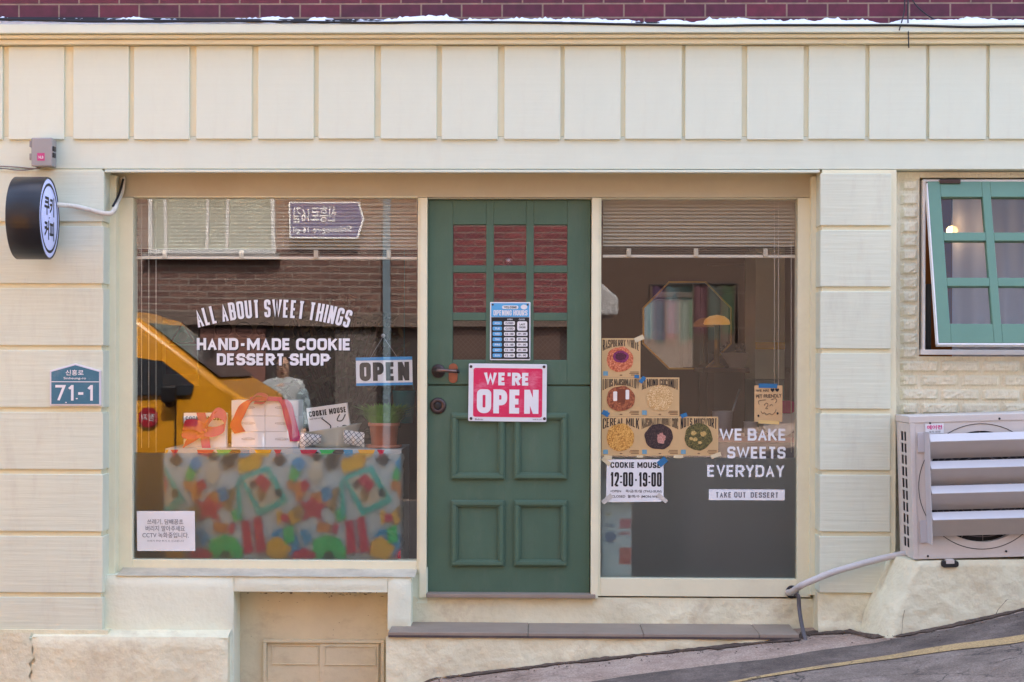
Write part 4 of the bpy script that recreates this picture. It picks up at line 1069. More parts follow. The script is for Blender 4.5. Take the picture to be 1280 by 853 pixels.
ring = [(fcx + fr * math.cos(2 * math.pi * i / n), fcz + fr * math.sin(2 * math.pi * i / n)) for i in range(n)]
sq = []
for i in range(n):
    c_, s_ = math.cos(2 * math.pi * i / n), math.sin(2 * math.pi * i / n)
    tx = ((ax0 + AW - fcx) if c_ > 0 else (fcx - ax0)) / max(abs(c_), 1e-6); tz = ((az0 + AH - fcz) if s_ > 0 else (fcz - az0)) / max(abs(s_), 1e-6)
    t = min(tx, tz); sq.append((fcx + c_ * t, fcz + s_ * t))
vv = [(x, YA, z) for x, z in ring] + [(x, YA, z) for x, z in sq] + [(x, YA + .03, z) for x, z in ring]
ff = [(i, (i + 1) % n, n + (i + 1) % n, n + i) for i in range(n)] + [(i, 2 * n + i, 2 * n + (i + 1) % n, (i + 1) % n) for i in range(n)]
q.add(vv, ff)
t_ = .0
q.add([(ax0, YA, az0), (ax0, YA, az0 + AH), (ax0 + AW, YA, az0 + AH), (ax0 + AW, YA, az0)], [])
q.box(ax0, ax0 + AW, YA + .0005, YA + AD, az0 + AH - .004, az0 + AH + .002)
q.box(ax0 - .003, ax0 + AW + .003, YA - .004, YA + AD, az0 + AH - .026, az0 + AH + .006)
q.box(ax0, ax0 + AW, YA + .001, YA + AD, az0, az0 + .004); q.box(ax0 + AW - .004, ax0 + AW, YA + .001, YA + AD, az0, az0 + AH - .005)
q.box(ax0 + .001, ax0 + .005, YA + .0008, YA + .085, az0 + .001, az0 + AH - .028)
gy = [YA + .085, YA + .135, YA + .150, YA + .20, YA + AD]
gz = [az0] + [az0 + .045 + .0585 * k + d for k in range(10) for d in (0, .045)] + [az0 + AH - .028]
q.box(ax0 + .001, ax0 + .006, gy[1], gy[2], az0, gz[-1]); q.box(ax0 + .001, ax0 + .006, gy[3], gy[4], az0, gz[-1])
for k in range(0, len(gz) - 1, 2):
    for (a, c) in ((gy[0], gy[1]), (gy[2], gy[3])): q.box(ax0 + .0012, ax0 + .0058, a, c, gz[k], gz[k + 1])
q.box(ax0, ax0 + .0215, YA - .006, YA + .0003, az0, az0 + AH - .028); q.box(ax0 + .022, ax0 + AW, YA - .003, YA + .0004, az0, az0 + .018)
q.obj('casing', ACW, ac, bevel=.003)
q = MB(); q.box(ax0 + .02, ax0 + AW - .02, YA + .06, YA + AD - .02, az0 + .01, az0 + AH - .02); q.obj('inner_coil', GRILL, ac)
q = MB()
for r in [fr * k / 11 for k in range(2, 11)]:
    q.tube([(fcx + r * math.cos(2 * math.pi * i / 48), YA + .004, fcz + r * math.sin(2 * math.pi * i / 48)) for i in range(49)], .0016, 5)
for i in range(16):
    a = 2 * math.pi * i / 16; q.tube([(fcx + .03 * math.cos(a), YA + .007, fcz + .03 * math.sin(a)), (fcx + fr * math.cos(a), YA + .007, fcz + fr * math.sin(a))], .0018, 5)
q.lathe([(.04, 0), (.04, -.006), (0, -.007)], (fcx, YA + .006, fcz), 'Y', 24)
q.obj('fan_grille', mat('grille_grey', (.22, .19, .19), .5, .1), ac)
q = MB(); 
for rr in (fr * 1.13, ): q.tube([(fcx + rr * math.cos(2 * math.pi * i / 72), YA - .001, fcz + rr * math.sin(2 * math.pi * i / 72)) for i in range(73)], .0018, 6)
q.obj('fan_ring', GRILL, ac)
q = MB()
for k in range(5):
    a = 2 * math.pi * k / 5
    q.grid(lambda u, v: (fcx + (.04 + (fr - .055) * u) * math.cos(a + (v - .5) * .9 + .3 * u), YA + .03 + .024 * v, fcz + (.04 + (fr - .055) * u) * math.sin(a + (v - .5) * .9 + .3 * u)), 6, 6)
q.obj('fan', mat('fan_blades', (.05, .045, .05), .5, .1), ac)
def extX(q, prof, x0, x1, m=0):
    n = len(prof)
    q.add([(x0, y, z) for y, z in prof] + [(x1, y, z) for y, z in prof], [tuple(range(n))[::-1], tuple(range(n, 2 * n))] + [(i, (i + 1) % n, (i + 1) % n + n, i + n) for i in range(n)], m)
lx0 = P(1166, 600, YA - .1).x + .004; lx1 = ax0 + AW - .03
for k, pyy in enumerate((546.5, 580.5, 611.5, 644.5)):
    zt_ = P(1166, pyy, YA - .115).z
    prof = [(YA - .085, zt_ + .010), (YA - .118, zt_ - .024), (YA - .1165, zt_ - .0275), (YA - .035, zt_ - .112), (YA - .033, zt_ - .110), (YA - .113, zt_ - .026), (YA - .083, zt_ + .008)]
    q = MB(); extX(q, prof, lx0, lx1); q.obj('louvre', ACL, ac)
za, zb2 = P(1160, 540, YA).z, P(1160, 679, YA).z
for xx in (lx0 - .004, lx1 + .001):
    q = MB(); q.box(xx, xx + .003, YA - .105, YA - .002, zb2, za)
    q.box(xx - .032, xx, YA - .012, YA - .007, za - .10, za - .004); q.box(xx - .032, xx, YA - .012, YA - .007, zb2, zb2 + .11)
    q.obj('louvre_bracket', ACL, ac, bevel=.001)
q = MB(); y = YA - .0068; a = RC(1162, 530.5, 1185, 542.5, y); q.box(a[0], a[1], y, y + .0006, a[2] - .002, a[3]); q.text('에어컨', 1164, 532.5, 1183, 538, y - .0008, .03, 1); q.text('설치 전문', 1166, 539.5, 1181, 542, y - .0008, .01, 2)
q.obj('sticker', [PAPER, mat('magenta_print', (.6, .02, .2), .5, 0), GREYINK], ac)
for (a, c) in ((1168, 530), (1255, 527), (1160, 696), (1258, 693), (1157, 545)): q = MB(); q.lathe([(.006, 0), (.005, -.003), (0, -.0035)], P(a, c, YA - .004), 'Y', 10); q.obj('screw', GRILL, ac)
for fx in (1187, 1330):
    q = MB(); a = P(fx, 705, YA - .02); q.prism(rrect(a.x - .042, a.x + .042, az0 - .04, az0 - .008, .014), YA - .03, YA + .06); f_ = q.obj('foot', GRILL, ac, bevel=.003)
    q = MB(); q.box(a.x - .02, a.x + .02, YA - .034, YA + .05, az0 - .022, az0 - .001); q.obj('foot_bracket', ACW, f_, loc=ORIG[ac.name], bevel=.002)
q = MB(); q.tube(smooth_path(px3([(1150, 689), (1128, 693), (1100, 699), (1070, 707), (1040, 716), (1015, 726), (1000, 733), (990, 740), (985, 741)], [-.10, -.10, -.09, -.08, -.075, -.07, -.05, .06, .155]), 8), [.0165 + .0022 * noise.noise(Vector((i * .35, 1, 0))) for i in range(65)], 12)
tag(q.obj('insulated_pipe', mat('pipe_wrap', (.56, .53, .51), .6, .10, 9, bump=.5, bs=25, stain=(.3, .28, .28), st_s=7, st_a=.4)), 'grey wrapped pipe sloping from the air conditioner down to the wall hole', 'pipe')
q = MB(); q.tube(smooth_path(px3([(993, 741), (998, 746), (999, 760), (1002, 780), (1008, 806)], [.10, .06, .05, -.02, -.17]), 6), .0105, 10)
tag(q.obj('drain_pipe', mat('drain_grey', (.12, .11, .12), .5, .2, 15)), 'short dark drain pipe hanging below the grey wrapped pipe', 'pipe')
q = MB(); q.lathe([(.030, .01), (.034, -.004), (.022, -.008), (.018, .004)], P(990, 740, .165), 'Y', 20); q.obj('wall_sleeve', GRILL, shop)

# ------------------------------------------------------------------ cables and snow on the cornice
q = MB()
for k in range(5):
    pts = []
    for i in range(34):
        px = -120 + i * 46
        py = 23.5 + px * .0068 + 2.2 * noise.noise(Vector((px * .004, k * 7, 1))) + 1.2 * noise.noise(Vector((px * .012, k * 3, 5))) + k * .35
        pts.append(P(px, py, -.03 - .018 * k))
    q.tube(smooth_path(pts, 3), [.0075, .006, .008, .005, .006][k], 6)
tag(q.obj('cable_bundle', CABLE), 'bundle of black cables lying along the top of the cornice', 'cable')
q = MB()
q.tube(smooth_path(px3([(1132, -30), (1131, 0), (1130, 16), (1124, 38)], [.02, .0, -.06, -.115])), .0032, 6); q.tube(smooth_path(px3([(1134, -30), (1135, 0), (1135, 25), (1136, 60)], [.02, .0, -.08, -.113])), .0032, 6)
q.tube(smooth_path(px3([(1120, -60), (1138, -5), (1155, 16), (1180, 31)], [.07, .05, .0, -.05])), .0035, 6)
tag(q.obj('hanging_wire', CABLE), 'loose black wires dangling over the cornice at the right', 'wire')
q = MB()
def snow(u, v):
    x = XL + (XR - XL) * u
    n = noise.noise(Vector((x * 2.6, 3, 1))) * .55 + noise.noise(Vector((x * 8.5, 8, 1))) * .4 + abs(noise.noise(Vector((x * 34, 1, 4)))) * .5
    h = max(0, .030 + .048 * n + .012 * (x < .3))
    a = math.pi * v
    return (x, -.015 - .07 * math.cos(a) + .012 * noise.noise(Vector((x * 12, v * 3, 0))), z_cor_t - .004 + (h * .9 + .004) * math.sin(a) ** .8 + (0.006 * noise.noise(Vector((x * 40, v * 6, 0))) if h > .01 and 0 < v < 1 else 0))
q.grid(snow, 700, 8); tag(q.obj('snow', SNOW), None, None, None, 'stuff')
# ------------------------------------------------------------------ blinds
BL = mat('blind_slat', (.54, .49, .38), .5, .05, 9)
def blind(label, px0, px1, pt, pdense, pb, cords, brackets):
    Yb = YG + .04
    x0, x1 = XP(px0, Yb), XP(px1, Yb); zt_, zd, zb_ = ZP(pt, Yb, (px0 + px1) / 2), ZP(pdense, Yb, (px0 + px1) / 2), ZP(pb, Yb, (px0 + px1) / 2)
    r = thing('venetian_blind', label, 'blind', ((x0 + x1) / 2, Yb, zb_), 'half raised venetian blinds')
    q = MB(); q.box(x0, x1, Yb - .015, Yb + .02, zt_ + .0, zt_ + .03); q.obj('headrail', BL, r)
    q = MB(); z = zt_ - .004
    while z > zb_ + .012:
        dz_ = .0105 if z > zd else .002
        q.add([(x0, Yb - .0125, z - dz_), (x1, Yb - .0125, z - dz_), (x1, Yb + .0125, z + dz_), (x0, Yb + .0125, z + dz_)], [(0, 1, 2, 3)])
        z -= .0188 if z > zd else .0105
    q.obj('slats', BL, r)
    q = MB(); q.box(x0, x1, Yb - .014, Yb + .014, zb_ - .006, zb_ + .008); q.obj('bottom_rail', mat('blind_rail', (.72, .66, .54), .45, .04), r, bevel=.002)
    q = MB()
    for (cx, y_end) in cords: q.tube([P(cx, pt, Yb - .022), P(cx, y_end, Yb - .022)], .0013, 5)
    q.obj('pull_cord', mat('cord_white', (.62, .56, .46), .6), r)
    for bx in brackets:
        q = MB(); c = P(bx, pb - 5, Yb - .018); q.box(c.x - .012, c.x + .012, c.y - .006, c.y + .004, c.z - .022, c.z + .022); q.obj('clip', BL, r, bevel=.003)
    return r
blind('wide venetian blind raised near the top of the left window', 170, 521, 246, 312, 323, [(177, 560), (186, 560), (195, 566)], [206, 302, 395, 486])
blind('narrower venetian blind raised near the top of the right window', 753, 993, 251, 307, 321, [(968, 520), (973, 540), (989, 566)], [786, 870, 957])

# ------------------------------------------------------------------ table, cloth and goods in the left window
YC = .31
ztab = ZP(561.5, YC, 350)
tx0, tx1 = XP(207, YC), XP(502, YC)
tb = thing('display_table', 'plain wooden display table hidden under the colourful cloth', 'table', ((tx0 + tx1) / 2, .62, zfl))
q = MB(); q.box(tx0 + .03, tx1 - .03, YC + .03, .84, ztab - .03, ztab - .006); q.obj('tabletop', WOOD, tb)
for a in (tx0 + .05, tx1 - .09):
    for c in (YC + .05, .74): q = MB(); q.box(a, a + .04, c, c + .04, zfl, ztab - .031); q.obj('leg', WOOD, tb)
CW = mat('cloth_white', (.54, .56, .53), .85, .05, 5)
cmats = [CW, mat('cloth_teal', (.015, .42, .32), .85, .06), mat('cloth_crimson', (.56, .008, .05), .85, .06), mat('cloth_yellow', (.74, .36, .01), .85, .06), mat('cloth_green', (.03, .46, .10), .85, .06),
         mat('cloth_blue', (.01, .24, .42), .85, .06), mat('cloth_beige', (.58, .45, .31), .85, .06), mat('cloth_black', (.03, .025, .025), .85, .06), mat('cloth_orange', (.62, .20, .04), .85, .06), mat('cloth_brown', (.34, .18, .05), .85, .06)]
q = MB()
def drape(u, v): return (tx0 + (tx1 - tx0) * u, YC + .012 * math.sin(u * 17) * v - .0, ztab - (ztab - zfl - .03) * v)
q.grid(drape, 60, 12); q.grid(lambda u, v: (tx0 + (tx1 - tx0) * u, YC + .5 * v, ztab), 20, 4)
q.grid(lambda u, v: (tx0 - .004 * math.sin(v * 9), YC + .5 * u, ztab - (ztab - zfl - .05) * v), 6, 8); q.grid(lambda u, v: (tx1 + .01 * math.sin(u * 12) * v, YC + .5 * u, ztab - (ztab - zfl - .05) * v), 12, 8)
YS = YC - .016
shapes = [
 (3, [(298, 574), (318, 566), (330, 572), (326, 584), (300, 592)]), (1, [(300, 596), (336.5, 581.5), (362, 626), (324, 645)]), (6, [(306, 599), (333, 589), (352, 623), (327, 635)]),
 (7, [(313, 603), (320, 600), (322, 608), (315, 612)]), (7, [(344, 612), (352, 610), (354, 620), (346, 622)]), (9, [(322, 612), (330, 606), (334, 622), (326, 628)]),
 (2, [(243, 624), (256, 628), (262, 617), (270, 628), (284, 628), (272, 638), (276, 652), (262, 644), (250, 652), (254, 638)]), (8, [(258, 618), (275, 612), (284, 632), (270, 628)]),
 (9, [(284, 614), (296, 608), (290, 640), (282, 636)]), (5, [(272, 612), (284, 606), (288, 622), (276, 628)]),
 (2, [(303, 651), (313, 649), (318, 690), (306, 692)]), (2, [(317, 647), (327, 645), (334, 689), (322, 691)]),
 (4, [(262, 688), (264, 674), (280, 668), (296, 672), (304, 686), (304, 699), (262, 699)]), (7, [(275, 694), (281, 688), (288, 690), (291, 699), (275, 699)]),
 (5, [(338, 668), (350, 659), (372, 668), (378, 690), (362, 694)]), (3, [(335, 677), (348, 669), (366, 684), (356, 700), (334, 694)]),
 (4, [(232, 598), (238, 580), (246, 576), (248, 590), (240, 602)]), (8, [(230, 602), (238, 600), (240, 612), (232, 612)]), (6, [(258, 596), (262, 576), (272, 574), (276, 592), (268, 606)]),
 (7, [(276, 576), (284, 566), (296, 572), (294, 584), (282, 588)]), (7, [(256, 568), (266, 564), (276, 570), (268, 578)]), (8, [(268, 652), (286, 654), (284, 666), (268, 664)]), (2, [(290, 652), (296, 656), (292, 668), (286, 664)]),
 (3, [(346, 640), (352, 636), (356, 650), (348, 656)]), (2, [(352, 642), (362, 642), (362, 652), (352, 652)]), (7, [(364, 646), (372, 648), (368, 658), (362, 654)]), (2, [(238, 690), (252, 684), (268, 692), (262, 700), (236, 700)]),
 (5, [(246, 664), (254, 660), (262, 672), (254, 684)]), (2, [(318, 600), (328, 592), (340, 604), (332, 616)]), (8, [(366, 606), (376, 600), (384, 618), (372, 628)]), (5, [(364, 578), (376, 570), (384, 580), (374, 590)]), (4, [(290, 640), (300, 634), (304, 648), (294, 652)]),
 (3, [(232, 640), (242, 634), (248, 650), (236, 656)]), (1, [(296, 604), (300, 596), (304, 640), (298, 650)]), (7, [(340, 574), (352, 566), (360, 576), (350, 584)]), (2, [(246, 604), (254, 598), (260, 608), (250, 616)]),
 (9, [(366, 634), (378, 630), (380, 646), (368, 648)]), (4, [(226, 660), (238, 656), (240, 676), (228, 680)]), (3, [(318, 562.3), (340, 562.3), (336, 571), (322, 570)]), (7, [(286, 562.3), (302, 562.3), (298, 573), (288, 572)]), (2, [(342, 562.3), (352, 562.3), (348, 572)]), (4, [(270, 562.5), (290, 562.5), (284, 568), (274, 569)]), (2, [(246, 562.5), (268, 562.5), (262, 570), (248, 568)]), (5, [(300, 562.5), (312, 562.5), (312, 570), (304, 572)])]
for k in range(-1, 3):
    for i, (m_, pts) in enumerate(shapes):
        pp = [(a + 129 * k, c) for a, c in pts]
        if max(a for a, c in pp) < 206 or min(a for a, c in pp) > 502: continue
        q.flat(ppts([(min(max(a, 207), 501), c) for a, c in pp], YS - .0006 * i), YS - .0006 * i, m_)
tag(q.obj('tablecloth', cmats, loc=((tx0 + tx1) / 2, .62, zfl)), 'white cloth with bright patchwork shapes draped over the table in the left window', 'tablecloth')
BOXM = mat('box_card', (.84, .84, .84), .55, .03, 9)
def ribbon(q, pts, wv, m=0, n=10):
    pts = smooth_path([Vector(p) for p in pts], 5); vv = []; wv = Vector(wv)
    for p in pts: vv += [p - wv, p + wv]
    q.add(vv, [(2 * i, 2 * i + 1, 2 * i + 3, 2 * i + 2) for i in range(len(pts) - 1)], m, True)
# three tiers of white gift boxes, two abreast, under one ribbon
Yx = .42
bx = [XP(p, Yx) for p in (289.5, 331.5, 374)]; bz = [ztab + .002 + i * .0845 for i in range(3)]
proto = None; names = [('bottom left', 'bottom right'), ('middle left', 'middle right'), ('top left', 'top right')]
for i in range(3):
    for j in range(2):
        if proto is None:
            proto = thing('gift_box', '', 'gift box', (bx[0], Yx, bz[0]), 'white gift boxes stacked in the left window'); w2 = bx[1] - bx[0] - .001
            q = MB(); q.box(bx[0], bx[0] + w2, Yx, Yx + .17, bz[0], bz[0] + .083); q.obj('carton', BOXM, proto, bevel=.0015)
            q = MB(); cx, cz_ = bx[0] + w2 * .5, bz[0] + .045
            q.flat(ellipse(cx, cz_, .036, .0065, 20), Yx - .0012, 0); q.flat(ellipse(cx, cz_, .033, .005, 20), Yx - .0018, 1)
            vv, ff = text_geo('cookie mouse', .01); q.add([(cx - .024 + .048 * u, Yx - .0024, cz_ - .0025 + .005 * v) for u, v in vv], ff, 0)
            q.obj('oval_label', [GREYINK, BOXM], proto); o = proto
        else: o = copy_tree(proto); o.location = (bx[j] + random.uniform(-.001, .001), Yx + random.uniform(0, .003), bz[i])
        o['label'] = names[i][j] + ' white gift box of the ribboned stack on the patterned cloth'
q = MB(); T = bz[2] + .085; yb = Yx - .008
cxm = bx[1] - .02
ribbon(q, [P(316, 499, yb), P(306, 506, yb - .004), P(299, 520, yb - .008), P(294.5, 531, yb - .004), P(300, 541, yb)], (.030, 0, .006), 0)
ribbon(q, [P(352, 499.5, yb), P(358, 506, yb - .004), P(362, 522, yb - .006), P(367, 540, yb - .004), P(369.5, 552, yb)], (.030, 0, .0), 1)
ribbon(q, [(bx[0] + .1, Yx - .002, T + .004), (bx[1], Yx - .006, T + .008), (bx[1] + .09, Yx - .002, T + .004)], (0, .008, .012), 1)
ribbon(q, [P(312, 501, yb), P(322, 493, yb), P(334, 496, yb), P(330, 503, yb), P(318, 503, yb)], (.0, .02, .008), 1)
tag(q.obj('ribbon', [RED, PINK]), 'red and crimson satin ribbon tied over the stack of white gift boxes', 'ribbon')
gb_ = thing('bow_box', 'flat white cookie box wrapped with a big red bow left of the stacked gift boxes', 'gift box', (XP(256, .40), .43, ztab + .001))
a = RC(229.5, 516.5, 282.5, 560, .40)
q = MB(); q.box(a[0], a[1], .40, .45, ztab + .001, a[3]); q.obj('carton', BOXM, gb_, bevel=.0015)
q = MB(); block(q, 'COOKIE MOUSE', 232, 520.5, 278, 525.5, .3985, 1.2, .7); q.obj('box_lettering', INK, gb_)
q = MB(); y = .388
ribbon(q, [P(251, 516, y), P(254, 530, y), P(256, 545, y), P(258, 560, y - .02), P(262, 566, y - .03)], (.024, 0, 0), 1)
ribbon(q, [P(256, 537, y - .01), P(244, 531, y - .03), P(231, 532, y - .015), P(229, 540, y - .01), P(240, 543, y - .02), P(256, 540, y - .01)], (.004, .008, .028), 0)
ribbon(q, [P(256, 537, y - .01), P(264, 522, y - .035), P(272, 516, y - .02), P(281, 522, y - .012), P(281, 534, y - .01), P(268, 540, y - .02), P(256, 539, y - .01)], (.004, .008, .027), 1)
ribbon(q, [P(255, 539, y - .01), P(246, 546, y - .02), P(237, 551, y - .015), P(230, 556, y - .01)], (.010, .0, .024), 0)
ribbon(q, [P(257, 530, y - .03), P(263, 520, y - .03), P(270, 516, y - .03)], (.012, 0, .012), 0)
q.lathe([(0, -.012), (.012, -.006), (.013, .006), (0, .01)], P(256, 538, y - .015), 'Z', 12, 1)
q.obj('bow', [RED, PINK], gb_)
# bowl with gingham napkin, cookie box leaning inside
Yb = .44; cb = P(414, 559, Yb); ENAM = mat('cream_enamel', (.60, .62, .54), .25, .04, 5, coat=.3)
bw = thing('enamel_bowl', 'cream enamel bowl with a checked napkin standing between the gift boxes and the plant', 'bowl', (cb.x, Yb + .06, ztab + .001))
q = MB(); q.lathe([(.085, 0), (.095, .004), (.125, .045), (.155, .10), (.160, .104), (.156, .106), (.120, .05), (.08, .01), (0, .008)], (cb.x, Yb + .06, ztab + .001), 'Z', 40)
for v in q.v: v.z += (v.x - cb.x) * .16 * max(0, v.z - ztab) / .1; v.y = Yb + .06 + (v.y - Yb - .06) * .75
q.obj('bowl_body', ENAM, bw)
def check_mat():
    m = D.materials.new('gingham'); m.use_nodes = True; n, l = m.node_tree.nodes, m.node_tree.links
    tc = n.new('ShaderNodeTexCoord'); mp = n.new('ShaderNodeMapping'); mp.inputs['Rotation'].default_value = (0, .7, 0); mp.inputs['Scale'].default_value = (52, 0, 52)
    l.new(tc.outputs['Object'], mp.inputs[0]); sp = n.new('ShaderNodeSeparateXYZ'); l.new(mp.outputs[0], sp.inputs[0]); s = []
    for ax in 'XZ':
        f = n.new('ShaderNodeMath'); f.operation = 'FRACT'; l.new(sp.outputs[ax], f.inputs[0]); g = n.new('ShaderNodeMath'); g.operation = 'LESS_THAN'; g.inputs[1].default_value = .16; l.new(f.outputs[0], g.inputs[0]); s.append(g)
    mxm = n.new('ShaderNodeMath'); mxm.operation = 'MAXIMUM'; l.new(s[0].outputs[0], mxm.inputs[0]); l.new(s[1].outputs[0], mxm.inputs[1])
    mx = n.new('ShaderNodeMix'); mx.data_type = 'RGBA'; mx.inputs['A'].default_value = (.68, .67, .64, 1); mx.inputs['B'].default_value = (.07, .07, .09, 1)
    l.new(mxm.outputs[0], mx.inputs['Factor']); l.new(mx.outputs['Result'], n['Principled BSDF'].inputs['Base Color']); n['Principled BSDF'].inputs['Roughness'].default_value = .9
    return m
q = MB()
def nap(s0):
    def f(u, v):
        p = P(376 + 26 * u if s0 < 0 else 430 + 26 * u, 541 + (17 + (6 * (1 - u) if s0 < 0 else 6 * u) - 4) * v + (6 * (1 - u) if s0 > 0 else 5 * u) * (1 - v) * (1 if s0 < 0 else -1) * .6, Yb - .05)
        return (p.x, p.y - .02 * math.sin(math.pi * v) - .008 * math.sin(u * 14), max(p.z, ztab + .003))
    return f
q.grid(nap(-1), 10, 8); q.grid(nap(1), 10, 8)
q.obj('napkin', check_mat(), bw)
cbx = thing('cookie_box', 'white cookie mouse carton leaning upright inside the enamel bowl', 'carton', P(414, 556, Yb + .05))
q = MB(); q.pbox(385.5, 507, 437, 548, Yb + .02, Yb + .06); c = P(411, 530, Yb + .02); q.rot(c, -.14); q.obj('carton', BOXM, cbx, bevel=.002)
q = MB(); y = Yb + .0185; block(q, 'COOKIE MOUSE', 388, 511.5, 435, 518.5, y, 1.5, .8); q.text('hand made cookie', 388, 520, 405, 522, y, .01)
def stroke2(pts): q.tube(smooth_path([P(a, b, y) for a, b in pts], 4), .0035, 5)
stroke2([(403, 522), (410, 529), (413, 534), (409, 541)]); stroke2([(433, 521), (428, 528), (422, 527), (426, 520)]); stroke2([(396, 541), (404, 539), (409, 541)])
stroke2([(415, 536), (423, 541)]); stroke2([(422, 535), (416, 542)]); stroke2([(427, 541), (428, 535), (433, 536), (433, 541)])
q.rot(c, -.14); q.obj('box_lettering', INK, cbx)
# potted plant
Yq = .44; pc = P(479.5, 559, Yq)
pl = thing('potted_plant', 'grassy green plant in a terracotta pot at the right end of the cloth', 'potted plant', (pc.x, Yq + .02, ztab + .001))
z0_ = ztab + .001; c = (pc.x, Yq + .02, z0_)
q = MB(); q.lathe([(.085, 0), (.094, .003), (.098, .016), (.09, .016), (.07, .010)], c, 'Z', 36); q.obj('saucer', TERRA, pl)
q = MB(); q.lathe([(.066, .012), (.068, .014), (.078, .115), (.085, .116), (.086, .134), (.080, .135), (.076, .12), (0, .118)], c, 'Z', 36); q.obj('pot', TERRA, pl)
q = MB(); rng = random.Random(3)
for i in range(760):
    a = rng.uniform(0, 6.28); rr = rng.random() ** .5 * .07; L = rng.uniform(.08, .15); ld = rng.uniform(.0, .10)
    p0 = Vector((c[0] + math.cos(a) * rr, c[1] + math.sin(a) * rr, z0_ + .118)); d = Vector((math.cos(a) * ld, math.sin(a) * ld * .6, L)); w_ = Vector((-math.sin(a), math.cos(a), 0)) * .006
    mid = p0 + d * .6; tip = p0 + d + Vector((math.cos(a) * ld * .5, 0, -.02 - .1 * ld))
    q.add([p0 - w_, p0 + w_, mid + w_, mid - w_, tip], [(0, 1, 2, 3), (3, 2, 4)])
q.obj('foliage', LEAF, pl)
def leafy(name, label, c, n, rx, ry, rz, size, m, stems, seed):
    r = thing(name, label, 'plant', c); rng = random.Random(seed); q = MB(); st = MB()
    for i in range(n):
        a = rng.uniform(0, 6.28); t = rng.random() ** .6; z = rng.uniform(-1, 1)
        p = Vector((c[0] + rx * t * math.cos(a), c[1] + ry * t * math.sin(a), c[2] + stems + rz * z * (1 - .3 * t)))
        d = Vector((rng.gauss(0, 1), rng.gauss(0, 1), rng.gauss(0, .6))).normalized() * size * rng.uniform(.6, 1.3); s = d.orthogonal().normalized() * size * .28
        q.add([p, p + d * .5 + s, p + d, p + d * .5 - s], [(0, 1, 2, 3)])
        if i % 9 == 0: st.tube([Vector(c) + Vector((0, 0, .02)), (Vector(c) + p) / 2 + Vector((0, 0, .1)), p], .004, 5)
    q.obj('foliage', m, r); st.obj('stems', WOOD, r); return r
leafy('leafy_plant', 'dark leafy house plant standing behind the enamel bowl', (XP(425, 1.15), 1.2, .95), 900, .40, .22, .46, .065, LEAFD, .56, 5)
q = MB(); s_ = P(425, 560, 1.2); q.box(s_.x - .32, s_.x + .32, 1.0, 1.4, .91, .95); q.box(s_.x - .30, s_.x - .26, 1.02, 1.06, zfl, .909); q.box(s_.x + .26, s_.x + .30, 1.02, 1.06, zfl, .909); q.box(s_.x - .30, s_.x - .26, 1.34, 1.38, zfl, .909); q.box(s_.x + .26, s_.x + .30, 1.34, 1.38, zfl, .909)
tag(q.obj('plant_stand', WOOD, bevel=.003), 'dark wooden stand under the leafy house plant', 'stand')
q = MB(); c = P(505, 505, 1.0); q.lathe([(.05, -.11), (.066, .07), (.069, .075), (.062, .072), (.045, -.10), (0, -.1)], c, 'Z', 28); hk = [(c.x - .06, c.y, c.z + .07), (c.x, c.y, c.z + .25), (c.x + .06, c.y, c.z + .07)]; q.tube(smooth_path([Vector(p) for p in hk]), .002, 5)
q.tube([Vector(hk[1]) - Vector((0, 0, .02)), (c.x, c.y, zcl)], .0015, 5)
tag(q.obj('hanging_planter', mat('teal_enamel', (.02, .20, .23), .4, .08)), 'teal bucket hanging on a cord behind the open sign', 'planter')
# hanging OPEN sign
os_ = thing('open_sign', 'white and blue open sign hanging from a cord inside the left window', 'sign', P(480, 483, YG + .02))
y = YG + .018; q = MB()
q.pbox(445, 446.5, 515.5, 482, y, y + .004); q.pbox(445, 446.5, 515.5, 450.5, y - .001, y - .0003, 1); q.pbox(445, 478.7, 515.5, 482, y - .001, y - .0003, 1)
cc = P(480, 464, y); q.rot(cc, -.022); q.obj('board', [PAPER, mat('blue_band', (.03, .27, .58), .45, .04)], os_)
q = MB(); block(q, 'OPEN', 449.5, 453, 511.5, 476.2, y - .0018, 5.8, 2.6); q.rot(cc, -.022); q.obj('sign_lettering', INK, os_)
q = MB(); q.tube([P(463, 447.5, y), P(479, 421, y + .004)], .0013, 5); q.tube([P(479, 421, y + .004), P(496, 446, y)], .0013, 5); q.lathe([(.011, 0), (.011, -.004), (.004, -.012), (0, -.012)], P(479, 420, y + .004), 'Y', 14); q.obj('cord', mat('clear_cord', (.4, .38, .36), .4), os_)

# ------------------------------------------------------------------ right room: mirror, lamp, cabinet, table, counter
Ym = 2.96
mk_ = P(858, 407, Ym)
pm = thing('wall_mirror', 'octagonal wall mirror in a thin gold frame', 'mirror', (mk_.x, 2.97, P(858, 462, Ym).z))
octo = lambda i: [(803 + i, 385 + i * .4), (836 + i * .4, 352 + i), (882 - i * .4, 352 + i), (914.5 - i, 385 + i * .4), (914.5 - i, 430 - i * .4), (882 - i * .4, 462 - i), (836 + i * .4, 462 - i), (803 + i, 430 - i * .4)]
o1, o2 = ppts(octo(0), Ym), ppts(octo(2.0), Ym)
q = MB(); n = 8; q.add([(x, Ym - .02, z) for x, z in o1] + [(x, Ym - .02, z) for x, z in o2] + [(x, Ym + .03, z) for x, z in o1] + [(x, Ym - .008, z) for x, z in o2],
    [(i, (i + 1) % n, n + (i + 1) % n, n + i) for i in range(n)] + [(i, 2 * n + i, 2 * n + (i + 1) % n, (i + 1) % n) for i in range(n)] + [(n + i, n + (i + 1) % n, 3 * n + (i + 1) % n, 3 * n + i) for i in range(n)])
q.obj('frame', GOLD, pm)
q = MB(); q.flat(o2, Ym - .008); q.obj('mirror_glass', mat('mirror_silver', (.27, .26, .25), .03, 0, metal=1.0), pm)
